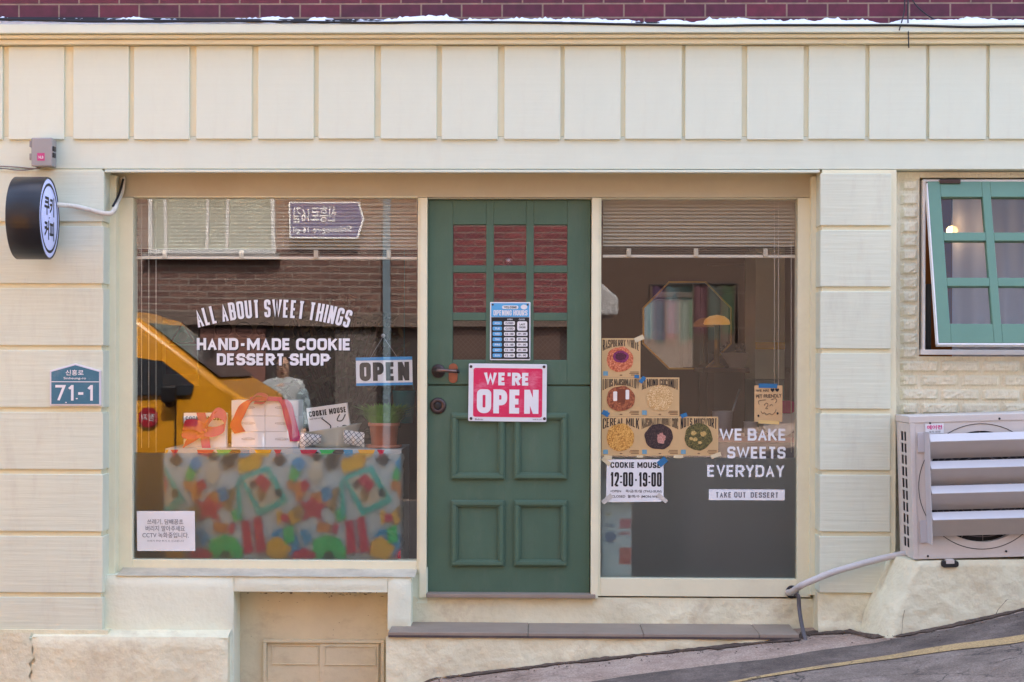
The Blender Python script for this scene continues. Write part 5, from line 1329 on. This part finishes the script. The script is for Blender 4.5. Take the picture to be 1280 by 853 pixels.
for i, (py0) in enumerate((330, 365, 408, 446)):
    pass
q = MB()
for pyy in (331, 366, 410, 448):
    a, c_ = P(884, pyy, 2.98), P(936, pyy + .4, 2.98)
    q.box(a.x, c_.x, 2.976, 2.999, a.z - .008, a.z + .008)
q.box(P(938, 320, 2.9).x, P(942, 320, 2.9).x, 2.97, 2.999, zfl, zcl)
q.obj('wall_batten', mat('batten_paint', (.18, .125, .105), .7), shop)
lm = thing('mushroom_lamp', 'glowing amber mushroom lamp on the side table before the mirror', 'lamp', (P(896, 404, 2.6).x, 2.6, 1.3))
c = P(896, 404, 2.6); gm = mat('amber_glass', (.80, .36, .09), .3, .05, emit=.06)
q = MB(); q.lathe([(.085, -.012), (.09, -.004), (.082, .022), (.05, .046), (0, .056)], c, 'Z', 30); q.obj('shade', gm, lm)
q = MB(); q.lathe([(.055, -.30), (.058, -.29), (.02, -.27), (.016, -.02), (.03, -.012)], c, 'Z', 20); q.obj('stem', GOLD, lm)
lm.location.z = c.z - .30
for ch in lm.children:
    for v in ch.data.vertices: v.co.z += 1.3 - (c.z - .30)
st_z = c.z - .302
tt = thing('side_table', 'dark wooden side table with thin legs in the right room', 'table', (P(905, 500, 2.5).x, 2.5, zfl))
q = MB(); x0, x1 = P(876, 470, 2.4).x, P(990, 470, 2.4).x
q.box(x0, x1, 2.25, 2.85, st_z - .03, st_z); q.obj('tabletop', WOOD, tt, bevel=.003)
for a in (x0 + .03, x1 - .07):
    for c_ in (2.28, 2.78): q = MB(); q.box(a, a + .045, c_, c_ + .045, zfl, st_z - .031); q.obj('leg', WOOD, tt)
q = MB(); q.box(x0 + .03, x1 - .03, 2.30, 2.82, zfl + .45, zfl + .47); q.obj('shelf', WOOD, tt)
q = MB(); c = P(921, 478, 2.42); c.z = st_z + .001; q.lathe([(.05, 0), (.052, .01), (.11, .10), (.114, .10), (.105, .095), (.04, .015), (0, .012)], c, 'Z', 30)
tag(q.obj('mixing_bowl', mat('bowl_glaze', (.75, .72, .70), .3, .05)), 'pale bowl standing on the side table in the right room', 'bowl')
leafy('flower_pot_plant', 'dark reddish leafy plant beside the pale bowl on the side table', (P(945, 478, 2.5).x, 2.5, st_z + .001), 160, .13, .1, .08, .05, mat('leaf_rust', (.10, .045, .03), .6, .4, 9), .12, 8)
fc = thing('tall_cabinet', 'tall pale green cabinet with a yellow band at the right of the right window', 'cabinet', (P(963, 450, 2.0).x, 2.1, zfl))
q = MB(); x0, x1 = P(944, 400, 2.0).x, P(981, 400, 2.0).x; q.box(x0, x1, 2.0, 2.5, P(963, 474, 2).z, zcl - .3); q.obj('cabinet_body', mat('pale_green_laminate', (.62, .70, .56), .4, .05), fc, bevel=.004)
q = MB(); q.box(x0 + .001, x1 - .001, 1.992, 1.999, P(963, 437, 2).z, P(963, 428, 2).z); q.obj('yellow_band', mat('yellow_laminate', (.80, .52, .05), .5, .04), fc)
q = MB(); q.box(x0 + .002, x1 - .002, 2.005, 2.5, zfl, P(963, 474.5, 2).z); q.obj('drawer_unit', mat('deep_teal_laminate', (.10, .20, .22), .5, .05), fc)
q = MB(); c = P(968, 477, 1.9)
def loaf(u, v):
    a = 2 * math.pi * u; b_ = math.pi * v; return (c.x + .12 * math.sin(b_) * math.cos(a), 1.95 + .06 * math.sin(b_) * math.sin(a), c.z + .035 * math.cos(b_) + .006 * math.sin(a * 3))
ct = thing('counter', 'low dark counter across the right window behind the frosted film', 'counter', (P(880, 600, 1.0).x, 1.0, zfl))
zc = ZP(545, 1.1, 930); x0, x1 = P(850, 560, 1.0).x, P(1010, 560, 1.0).x
q = MB(); q.box(x0, x1, .95, 1.45, zfl, zc - .03); q.obj('counter_body', mat('counter_brown', (.12, .085, .08), .5, .1), ct, bevel=.004)
q = MB(); q.box(x0 - .02, x1, .93, 1.47, zc - .029, zc); q.obj('countertop', mat('counter_red_brown', (.34, .12, .09), .4, .1), ct, bevel=.004)
q = MB(); c = P(903, 546, 1.1); c.z = zc + .001; q.lathe([(.05, 0), (.06, .14), (.063, .142), (.055, .138), (.045, .01), (0, .01)], c, 'Z', 28); q.tube([c + Vector((.02, 0, .02)), c + Vector((.10, .02, .27))], .005, 6, 1)
tag(q.obj('utensil_jar', [mat('grey_ceramic', (.6, .58, .6), .3, .05), STEEL]), 'grey jar with a steel whisk handle on the counter behind the film', 'jar')
q = MB(); c = P(938, 546, 1.12); c.z = zc + .001; q.lathe([(.035, 0), (.04, .08), (.042, .081), (.036, .078), (.03, .01), (0, .01)], c, 'Z', 24); tag(q.obj('cup', PAPER), 'small white cup on the counter beside the utensil jar', 'cup')
q = MB(); c = P(976, 545, 1.15); c.z = zc + .001
q.prism(rrect(c.x - .11, c.x + .08, zc + .001, zc + .20, .07), 1.1, 1.3, 0); q.prism(rrect(c.x - .02, c.x + .075, zc + .13, zc + .205, .03), 1.09, 1.099, 1)
tag(q.obj('paper_bag', [mat('bag_white', (.75, .73, .70), .7, .06), PINK], bevel=.004), 'white rounded bag with a crimson patch on the right end of the counter', 'bag')
po = thing('standing_poster', 'pale blue standing poster with red squares behind the film of the right window', 'poster', P(771, 728, .29))
q = MB(); q.pbox(752.5, 600, 789, 722.5, .27, .274); q.obj('sheet', mat('pale_blue_sheet', (.52, .62, .61), .7, .03), po)
q = MB(); y = .2685
for (a, m_) in (((774, 648, 788.5, 660), 0), ((774, 665, 788, 668), 0), ((774, 684, 788.5, 705), 1), ((756, 641, 764, 644), 3)): t = RC(*a, y); q.flat([(t[0], t[2]), (t[1], t[2]), (t[1], t[3]), (t[0], t[3])], y, m_)
q.flat(pell(763, 671, 7, 7, y, 20, .3, 2), y, 2); q.text('open', 756, 655, 768, 660, y, .01, 2)
q.obj('printed_shapes', [mat('rose_print', (.55, .14, .16), .6), mat('vermilion_print', (.55, .10, .05), .6), mat('navy_print', (.04, .12, .26), .6), mat('ochre_print', (.5, .33, .08), .6)], po)
q = MB(); q.box(P(771, 700, .28).x - .01, P(771, 700, .28).x + .01, .28, .40, zfl, P(771, 690, .28).z); q.obj('easel', WOOD, po)
# posters on the back wall of the left room
def wall_poster(label, x0, y0_, x1, y1_, build, cat='poster', Y=2.985):
    r = thing('wall_poster', label, cat, P((x0 + x1) / 2, y1_, Y), 'posters on the back wall of the left room')
    q = MB().pbox(x0, y0_, x1, y1_, Y, Y + .004); build(q, Y - .002); return r, q
def bw1(q, y):
    q.add([], []); t = ppts([(228, 402), (246, 430), (211, 430)], y); q.flat(t, y, 1); t = ppts([(228, 406), (242, 428), (215, 428)], y - .001); q.flat(t, y - .001, 0); q.flat(pell(228.5, 421, 5.5, 6, y - .002, 14), y - .002, 1); a = RC(207, 432, 246, 468, y); q.flat([(a[0], a[2]), (a[1], a[2]), (a[1], a[3]), (a[0], a[3])], y, 2)
r, q = wall_poster('pale poster with a red warning triangle on the back wall', 203, 396, 248, 482, bw1); q.obj('sheet', [mat('pale_poster', (.42, .36, .34), .7), mat('red_print', (.32, .05, .06), .6), mat('mauve_print', (.26, .10, .13), .6)], r)
DK = mat('dark_cookie_print', (.06, .04, .035), .6, .2, 30)
def bw2(cs):
    def f(q, y):
        for (a, b_) in cs: q.flat(pell(a, b_, 11, 10, y, 20, .1, a), y, 1)
    return f
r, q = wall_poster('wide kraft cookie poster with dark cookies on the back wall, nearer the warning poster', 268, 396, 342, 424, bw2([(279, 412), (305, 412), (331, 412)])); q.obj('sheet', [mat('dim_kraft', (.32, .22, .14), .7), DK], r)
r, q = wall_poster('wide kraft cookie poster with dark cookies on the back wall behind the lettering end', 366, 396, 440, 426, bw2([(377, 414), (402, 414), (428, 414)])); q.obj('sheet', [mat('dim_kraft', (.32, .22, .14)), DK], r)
def bw3(q, y): q.text('MENU', 446, 402.5, 470, 405.5, y, .02, 1); a = RC(440, 396, 484, 400, y); q.flat([(a[0], a[2]), (a[1], a[2]), (a[1], a[3]), (a[0], a[3])], y, 1)
r, q = wall_poster('plain taupe sheet with a dark heading bar on the back wall', 438, 396, 488, 446, bw3); q.obj('sheet', [mat('taupe_sheet', (.22, .17, .15), .7), INK], r)
# ------------------------------------------------------------------ casement room: sheer curtain, glowing globe
q = MB(); Yc = .41
q.grid(lambda u, v: (XP(1190, Yc) + 1.15 * u, Yc + .025 * math.sin(u * 46) * (.5 + .5 * v) + .01 * math.sin(u * 17), ZP(228, Yc, 1200) - 1.0 * v), 180, 6)
CUR = D.materials.new('sheer_fabric'); CUR.use_nodes = True; n_, l_ = CUR.node_tree.nodes, CUR.node_tree.links
tr = n_.new('ShaderNodeBsdfTransparent'); tl = n_.new('ShaderNodeBsdfTranslucent'); tl.inputs[0].default_value = (.7, .64, .64, 1); mx1 = n_.new('ShaderNodeMixShader'); mx2 = n_.new('ShaderNodeMixShader')
n_['Principled BSDF'].inputs['Base Color'].default_value = (.70, .64, .64, 1); n_['Principled BSDF'].inputs['Roughness'].default_value = .9
l_.new(n_['Principled BSDF'].outputs[0], mx1.inputs[1]); l_.new(tl.outputs[0], mx1.inputs[2]); mx1.inputs[0].default_value = .35
l_.new(mx1.outputs[0], mx2.inputs[1]); l_.new(tr.outputs[0], mx2.inputs[2]); mx2.inputs[0].default_value = .18; l_.new(mx2.outputs[0], n_['Material Output'].inputs[0])
tag(q.obj('sheer_curtain', CUR), 'pale sheer curtain hanging behind the green casement sash', 'curtain')
gl_ = thing('globe_lamp', 'warm glowing round lamp seen through the upper left pane of the casement', 'lamp', P(1191, 289, .44))
c = P(1190, 289, .46)
q = MB(); q.lathe([(.0, -.028), (.024, -.02), (.03, -.004), (.028, .012), (.018, .024), (0, .028)], c, 'Z', 24); q.obj('globe', mat('warm_globe', (1.0, .62, .25), .4, 0, emit=1.0), gl_)
bl_ = D.lights.new('bulb', 'POINT'); bl_.energy = 0.3; bl_.color = (1, .72, .45); bl_.shadow_soft_size = .03; bo_ = D.objects.new('bulb', bl_); COL.objects.link(bo_); bo_.parent = gl_; bo_.location = (0, .06, 0)
q = MB(); q.tube([(c.x, c.y, c.z + .028), (c.x, c.y, zcl)], .003, 6); q.obj('flex', CABLE, gl_)
q = MB(); x0 = P(1160, 300, .7).x
q.box(1.75, XR - .12, 1.5, 1.52, .3, zcl); tag(q.obj('room_divider', mat('orange_board', (.42, .17, .05), .6, .2, 3)), 'warm orange board standing behind the casement curtain', 'divider')
q = MB(); q.box(P(1158, 400, .4).x, P(1164, 400, .4).x, .40, .42, P(1160, 440, .4).z, P(1160, 355, .4).z); q.obj('casement_stay', BLACK, shop)

# ------------------------------------------------------------------ what the glass mirrors: the far side of the street
YO = -11.0
YV = 2 * YG - YO
OB = brick_mat('opposite_brick', (.20, .105, .08), (.14, .068, .055), (.26, .215, .18), .24, .084, .010, .8, .4)
ob = thing('brick_building', 'brown brick building across the street with a white framed window', 'building', (-6, YO, 0))
q = MB(); xe = P(716, 300, YV).x; zlow = P(300, 392, YV).z
xr_ = XP(548, YV); q.box(-40, xr_, YO - 6, YO, zlow, 4.3); q.obj('brick_wall', OB, ob)
q = MB(); q.box(xr_ + .004, xe, YO - 5.995, YO + .015, zlow, 4.3); q.obj('red_brick_wall', brick_mat('red_brick', (.24, .045, .05), (.16, .03, .04), (.22, .14, .12), .24, .084, .010, .8, .4), ob)
q = MB(); q.box(-40, xe, YO - 6, YO + .02, 4.302, 11); q.obj('upper_wall', mat('dark_grey_render', (.13, .13, .135), .8, .15, 2), ob)  # unseen storeys; height and grey set to limit sky and warm bounce
q = MB(); q.box(-40, xe, YO - 5.99, YO - .02, -1.5, zlow - .16); q.obj('ground_floor_wall', mat('dark_storefront', (.05, .042, .04), .5, .2, 2), ob)
q = MB(); q.box(-40, xe, YO - 5.98, YO + .10, zlow - .159, zlow - .001); q.obj('string_course', mat('brown_ledge', (.15, .11, .09), .8, .15, 3), ob)
WF = mat('white_upvc', (.62, .62, .60), .4, .03)
for (a0, b0_, a1, b1_) in ((188, 232, 345, 317),):
    x0, x1, z0, z1 = RC(a0, b0_, a1, b1_, YV); z1 += .5
    q = MB(); pframe(q, x0, x1, z0, z1, .05, YO - .03, YO + .09)
    for t in (.13, .46, .62): xx = x0 + (x1 - x0) * t; q.box(xx - .018, xx + .018, YO - .02, YO + .07, z0 + .05, z1 - .05)
    fw = q.obj('window', WF, ob, bevel=.004)
    q = MB(); q.box(x0 + .05, x1 - .05, YO + .01, YO + .015, z0 + .05, z1 - .05); q.obj('curtained_glass', mat('curtained_pane', (.33, .36, .30), .2, .25, 3), fw, loc=ORIG[ob.name])
    q = MB(); q.box(x0 - .06, x1 + .06, YO + .001, YO + .14, z0 - .07, z0 - .002); q.obj('window_sill', mat('grey_concrete', (.30, .27, .25)), fw, loc=ORIG[ob.name])
for (a, c_, m_, nm) in ((420, 470, mat('grey_shutter', (.12, .10, .09), .6, .1), 'shutter'), (250, 330, mat('brown_door', (.20, .09, .07), .6, .1), 'doorway'), (560, 700, mat('brown_shutter', (.10, .06, .045), .6, .1), 'shutter')):
    x0, x1 = XP(a, YV), XP(c_, YV); q = MB(); q.box(x0, x1, YO - .018, YO + .02, hg(x0) - .3, zlow - .2); q.obj(nm, m_, ob, bevel=.005)
rs = thing('road_sign', 'blue violet street name sign on the brick building across the street', 'road sign', P(408, 300, YV - .1) * 1)
rs.location.y = YO + .14; ORIG[rs.name] = Vector(rs.location)
yy = YO + .14
q = MB(); pts = [(a, b_) for a, b_ in ppts([(362, 252), (449, 254), (456, 275), (449, 299), (363, 297)], YV - .1)]; q.prism(pts, yy - .02, yy); q.obj('sign_edge', WHITE, rs)
q = MB(); pts = ppts([(364, 254), (447.5, 256), (453.5, 275), (447.5, 297), (365, 295)], YV - .1); q.flat(pts, yy + .003); q.obj('sign_panel', mat('sign_violet', (.085, .08, .22), .4, .05), rs)
q = MB()
def mtext(body, x0, y0_, x1, y1_):
    vv, ff = text_geo(body, .01); a0, a1, b0, b1 = RC(x0, y0_, x1, y1_, YV - .1)
    q.add([(a1 - (a1 - a0) * u, yy + .006, b0 + (b1 - b0) * v) for u, v in vv], ff)
mtext('신흥로16길', 368, 258, 422, 278); mtext('Sinheung-ro 16-gil', 368, 283, 441, 293)
q.obj('sign_lettering', WHITE, rs)
bn = MB(); x0, x1 = XP(480, YV), XP(489, YV); bn.box(x0, x1, YO + .12, YO + .2, .2, 3.6)
tag(bn.obj('utility_pole', mat('pole_blue_grey', (.16, .22, .26), .5, .1)), 'grey blue utility pole against the brick building across the street', 'pole')
# raised parking terrace with a white car, dark building behind, to the right
tz = 1.86
q = MB(); q.box(P(722, 400, 24).x, 14, -24, -15.6, -1, tz); tag(q.obj('parking_terrace', mat('terrace_concrete', (.085, .065, .055), .8, .15, 2)), 'raised concrete parking terrace with a pale car on it', 'terrace')
q = MB(); q.box(P(690, 400, 33).x, 16, -26, -24.2, -1, 13); tag(q.obj('dark_building', mat('dark_brown_wall', (.10, .065, .05), .8, .1, 2)), 'dark brown building behind the parking terrace', 'building')
q = MB(); q.box(8.5, 45, -19, -10.9, -1, 8); tag(q.obj('sky_block_building', mat('grey_render', (.20, .19, .18), .8, .12, 2)), 'plain grey building added at the far right across the street to block side sky', 'building')  # added only to close off the side sky
TYRE_ = mat('rail_dark', (.02, .02, .02), .7)
br_ = thing('added_banner_rack', 'rack of colourful hanging fabric strips added on the terrace to colour the mirror', 'banner rack', (2.3, -16.2, tz))  # added so the wall mirror has some colour to reflect
q = MB(); q.tube([(1.7, -16.2, tz), (1.7, -16.2, 2.78), (3.1, -16.2, 2.78), (3.1, -16.2, tz)], .025, 8); q.obj('rail', TYRE_, br_)
for k, c_ in enumerate(((.07, .04, .09), (.07, .12, .14), (.010, .03, .03), (.12, .055, .065), (.09, .10, .085), (.05, .08, .045))):
    q = MB(); q.grid(lambda u, v: (1.76 + .22 * k + .20 * u, -16.2 + .02 * math.sin(u * 7), 2.76 - (.84 - .1 * (k % 2)) * v), 8, 4); q.obj('banner', mat('banner_cloth_%d' % k, c_, .8, .1), br_)
CARGLASS = mat('car_glass', (.03, .035, .04), .08, .05, 3, spec=.8)
TYRE = mat('tyre_rubber', (.02, .02, .02), .8)
def car(name, label, cat, loc, prof, belt, width, paint, wheels, wr, winpoly, fwd, rotz=0):
    r = thing(name, label, cat, loc, None, (0, 0, rotz)); L0 = Vector(loc)
    q = MB(); n = len(prof); hw = width / 2
    ins = lambda z: 0 if z < belt else min(.16, (z - belt) * .28)
    vv = [(L0.x + x, L0.y - hw + ins(z), L0.z + z) for x, z in prof] + [(L0.x + x, L0.y + hw - ins(z), L0.z + z) for x, z in prof]
    q.add(vv, [tuple(range(n)), tuple(range(2 * n - 1, n - 1, -1))] + [((i + 1) % n, i, i + n, (i + 1) % n + n) for i in range(n)])
    q.obj('body', paint, r, bevel=.05, seg=3)
    for poly in winpoly:
        for s in (-1, 1):
            q = MB(); q.add([(L0.x + x, L0.y + s * (hw - ins(z) + .012), L0.z + z) for x, z in poly], [tuple(range(len(poly)))]); q.obj('side_window', CARGLASS, r)
    (xa, za_), (xb, zb__) = fwd; q = MB(); nx, nz = (zb__ - za_), -(xb - xa); k = -.012 / math.hypot(nx, nz) 
    q.add([(L0.x + xa + nx * k, L0.y - hw + .28, L0.z + za_ + nz * k), (L0.x + xb + nx * k, L0.y - hw + .16, L0.z + zb__ + nz * k), (L0.x + xb + nx * k, L0.y + hw - .16, L0.z + zb__ + nz * k), (L0.x + xa + nx * k, L0.y + hw - .28, L0.z + za_ + nz * k)], [(0, 1, 2, 3)]); q.obj('windscreen', CARGLASS, r)
    for wx in wheels:
        for s in (-1, 1):
            c = (L0.x + wx, L0.y + s * (hw - .10), L0.z + wr); q = MB(); q.lathe([(wr * .62, -.10), (wr * .95, -.10), (wr, -.07), (wr, .07), (wr * .95, .10), (wr * .62, .10)], c, 'Y', 28); wh = q.obj('wheel', TYRE, r)
            q = MB(); q.lathe([(wr * .62, s * .09), (wr * .5, s * .07), (wr * .2, s * .085), (0, s * .085)], c, 'Y', 20); q.obj('rim', STEEL, wh, loc=L0)
    return r, L0, hw
YELP = mat('yellow_car_paint', (.80, .33, .010), .3, .03, 3, coat=.5)
vx = -4.35; vy = -5.2
vr, L0, hw = car('yellow_van', 'bright yellow passenger van parked on the left of the street', 'van', (vx, vy, hg(vx) + .0),
    [(-2.5, .32), (-2.55, 1.1), (-2.45, 1.85), (-2.2, 1.98), (.75, 1.98), (1.02, 1.9), (1.72, 1.38), (1.95, 1.24), (2.03, .98), (2.05, .32)], 1.2, 1.8, YELP, (-1.55, 1.55), .33,
    [[(-.55, 1.28), (-.55, 1.84), (.72, 1.84), (.95, 1.76), (1.50, 1.36), (1.48, 1.28)], [(-2.3, 1.28), (-2.25, 1.84), (-.68, 1.84), (-.68, 1.28)]], ((1.06, 1.86), (1.68, 1.42)))
q = MB(); q.box(L0.x + 1.26, L0.x + 1.38, L0.y + hw + .03, L0.y + hw + .10, L0.z + 1.22, L0.z + 1.36); q.box(L0.x + 1.28, L0.x + 1.34, L0.y + hw - .05, L0.y + hw + .05, L0.z + 1.18, L0.z + 1.23); q.obj('wing_mirror', BLACK, vr, bevel=.02)
q = MB(); q.box(L0.x + 1.42, L0.x + 1.54, L0.y + hw - .01, L0.y + hw + .03, L0.z + 1.08, L0.z + 1.11); q.obj('door_handle', STEEL, vr, bevel=.01)
q = MB()
for xx in (1.36, -.62): q.box(L0.x + xx - .006, L0.x + xx + .006, L0.y + hw - .005, L0.y + hw + .004, L0.z + .45, L0.z + 1.26)
q.box(L0.x - .6, L0.x + 1.34, L0.y + hw - .004, L0.y + hw + .004, L0.z + .66, L0.z + .67); q.obj('door_seam', INK, vr)
for s in (-1, 1): q = MB(); q.lathe([(.10, 0), (.09, .05), (0, .06)], (L0.x + 1.98, L0.y + s * .62, L0.z + .86), 'X', 20); q.obj('headlight', PAPER, vr)
q = MB(); n = 8; c = (L0.x + 1.14, L0.z + 1.10); q.flat([(c[0] + .085 * math.cos(2 * math.pi * (i + .5) / n), c[1] + .085 * math.sin(2 * math.pi * (i + .5) / n)) for i in range(n)], L0.y + hw + .006, 0)
vv, ff = text_geo('정지', .01); q.add([(c[0] + .055 - .11 * u, L0.y + hw + .009, c[1] - .03 + .06 * v) for u, v in vv], ff, 1)
q.obj('stop_sticker', [mat('sticker_red', (.42, .015, .03), .5), WHITE], vr)
wx_ = P(757, 345, 2 * YG + 17).x
wr_, L0, hw = car('white_car', 'pale silver car parked on the raised terrace across the street', 'car', (wx_ - 2.0, -17.0, tz + .12),
    [(-2.1, .3), (-2.15, .9), (-1.9, 1.05), (-1.4, 1.45), (-.2, 1.5), (.2, 1.42), (.95, .98), (1.9, .82), (2.15, .6), (2.15, .3)], .95, 1.75, mat('silver_car_paint', (.42, .42, .42), .3, .03, coat=.4), (-1.3, 1.35), .33,
    [[(-1.3, 1.0), (-1.15, 1.36), (.12, 1.38), (.72, 1.0)]], ((.26, 1.38), (.9, 1.02)))
q = MB(); q.box(L0.x + .62, L0.x + .8, L0.y + hw + .02, L0.y + hw + .16, L0.z + .98, L0.z + 1.12); q.obj('wing_mirror', WHITE, wr_, bevel=.03)

# ------------------------------------------------------------------ passer-by standing across the street, seen only in the glass
pX, pY = -2.70, -7.75
pz = hg(pX) + .008
pr = thing('person', 'person in a grey hoodie with patterned sleeves and dark trousers mirrored in the left window', 'person', (pX, pY, pz))
def skin_mesh(name, joints, edges, m, sub=2):
    me = D.meshes.new(name); me.from_pydata([Vector(j[0]) for j in joints], edges, []); me.materials.append(m)
    o = D.objects.new(name, me); COL.objects.link(o); o.parent = pr
    sk = o.modifiers.new('skin', 'SKIN'); sk.use_smooth_shade = True
    for i, j in enumerate(joints):
        d = me.skin_vertices[0].data[i]; d.radius = j[1] if isinstance(j[1], tuple) else (j[1], j[1]); d.use_root = (i == 0)
    ss = o.modifiers.new('sub', 'SUBSURF'); ss.levels = sub; ss.render_levels = sub
    return o
SKIN = mat('skin', (.50, .30, .21), .55, .05); HOOD = mat('hoodie_grey', (.40, .42, .42), .9, .1, 6); SLV = mat('sleeve_pattern', (.30, .38, .42), .9, .6, 14); TRS = mat('trouser_dark', (.05, .05, .06), .9, .1); HAIR = mat('hair_black', (.02, .016, .014), .5, .2)
J = [((0, 0, .92), (.13, .10)), ((0, 0, 1.12), (.12, .09)), ((0, 0, 1.34), (.15, .10)), ((0, .0, 1.45), (.055, .055)), ((0, .015, 1.53), (.075, .085)), ((0, .02, 1.63), (.078, .095)), ((0, .01, 1.71), (.05, .06)),
     ((-.19, 0, 1.38), .055), ((-.25, .02, 1.12), .043), ((-.24, .12, .90), .032), ((-.24, .15, .83), (.035, .02)), ((.19, 0, 1.38), .055), ((.25, .02, 1.12), .043), ((.24, .12, .90), .032), ((.24, .15, .83), (.035, .02)),
     ((-.09, 0, .82), .085), ((-.10, .02, .47), .055), ((-.10, -.02, .09), .04), ((-.11, .10, .03), .035), ((.09, 0, .82), .085), ((.10, .02, .47), .055), ((.10, -.02, .09), .04), ((.11, .10, .03), .035)]
E = [(0, 1), (1, 2), (2, 3), (3, 4), (4, 5), (5, 6), (2, 7), (7, 8), (8, 9), (9, 10), (2, 11), (11, 12), (12, 13), (13, 14), (0, 15), (15, 16), (16, 17), (17, 18), (0, 19), (19, 20), (20, 21), (21, 22)]
for hb_, sx in ((10, -1), (14, 1)):
    for fi, (dx, ln) in enumerate(((-.022, .062), (-.007, .07), (.008, .066), (.022, .052))):
        a = len(J); J.append(((sx * .24 + dx, .165, .80), .010)); J.append(((sx * .24 + dx, .185, .80 - ln * .6), .009)); J.append(((sx * .24 + dx, .18, .80 - ln), .008)); E += [(hb_, a), (a, a + 1), (a + 1, a + 2)]
    a = len(J); J.append(((sx * .24 - sx * .035, .175, .825), .011)); J.append(((sx * .24 - sx * .05, .195, .79), .010)); E += [(hb_, a), (a, a + 1)]
skin_mesh('body', J, E, SKIN)
skin_mesh('hoodie', [((0, 0, .74), (.19, .15)), ((0, 0, 1.08), (.185, .145)), ((0, 0, 1.33), (.185, .135)), ((0, 0, 1.43), (.10, .09)), ((-.18, 0, 1.385), .078), ((-.255, .02, 1.12), .066), ((-.245, .11, .93), .05), ((.18, 0, 1.385), .078), ((.255, .02, 1.12), .066), ((.245, .11, .93), .05), ((0, -.10, 1.42), (.10, .06))],
     [(0, 1), (1, 2), (2, 3), (2, 4), (4, 5), (5, 6), (2, 7), (7, 8), (8, 9), (3, 10)], HOOD)
for s in (-1, 1): skin_mesh('sleeve', [((s * .16, 0, 1.38), .082), ((s * .21, .01, 1.28), .080), ((s * .257, .02, 1.12), .072), ((s * .247, .11, .94), .055)], [(0, 1), (1, 2), (2, 3)], SLV)
skin_mesh('trousers', [((0, 0, .96), (.165, .135)), ((-.095, 0, .78), .105), ((-.10, .02, .47), .08), ((-.10, -.02, .12), .07), ((.095, 0, .78), .105), ((.10, .02, .47), .08), ((.10, -.02, .12), .07)], [(0, 1), (1, 2), (2, 3), (0, 4), (4, 5), (5, 6)], TRS)
skin_mesh('hair', [((0, -.02, 1.56), (.085, .08)), ((0, -.015, 1.66), (.088, .095)), ((0, .0, 1.735), (.055, .065))], [(0, 1), (1, 2)], HAIR)
for s in (-1, 1): skin_mesh('shoe', [((s * .10, -.05, .05), .05), ((s * .105, .05, .045), .048), ((s * .11, .16, .035), .038)], [(0, 1), (1, 2)], BLACK)
q = MB(); hx = (pX, pY, pz)
for s in (-1, 1): q.lathe([(0, -.006), (.010, -.003), (.012, .003), (0, .008)], (pX + s * .034, pY + .105, pz + 1.615), 'Y', 10)
q.obj('eyes', INK, pr)
q = MB(); q.lathe([(.004, 0), (.016, -.04), (0, -.045)], (pX, pY + .115, pz + 1.615), 'Z', 10); q.obj('nose', SKIN, pr)
q = MB(); q.box(pX - .022, pX + .022, pY + .095, pY + .103, pz + 1.535, pz + 1.543); q.obj('mouth', mat('lip', (.35, .12, .10), .5), pr, bevel=.003)
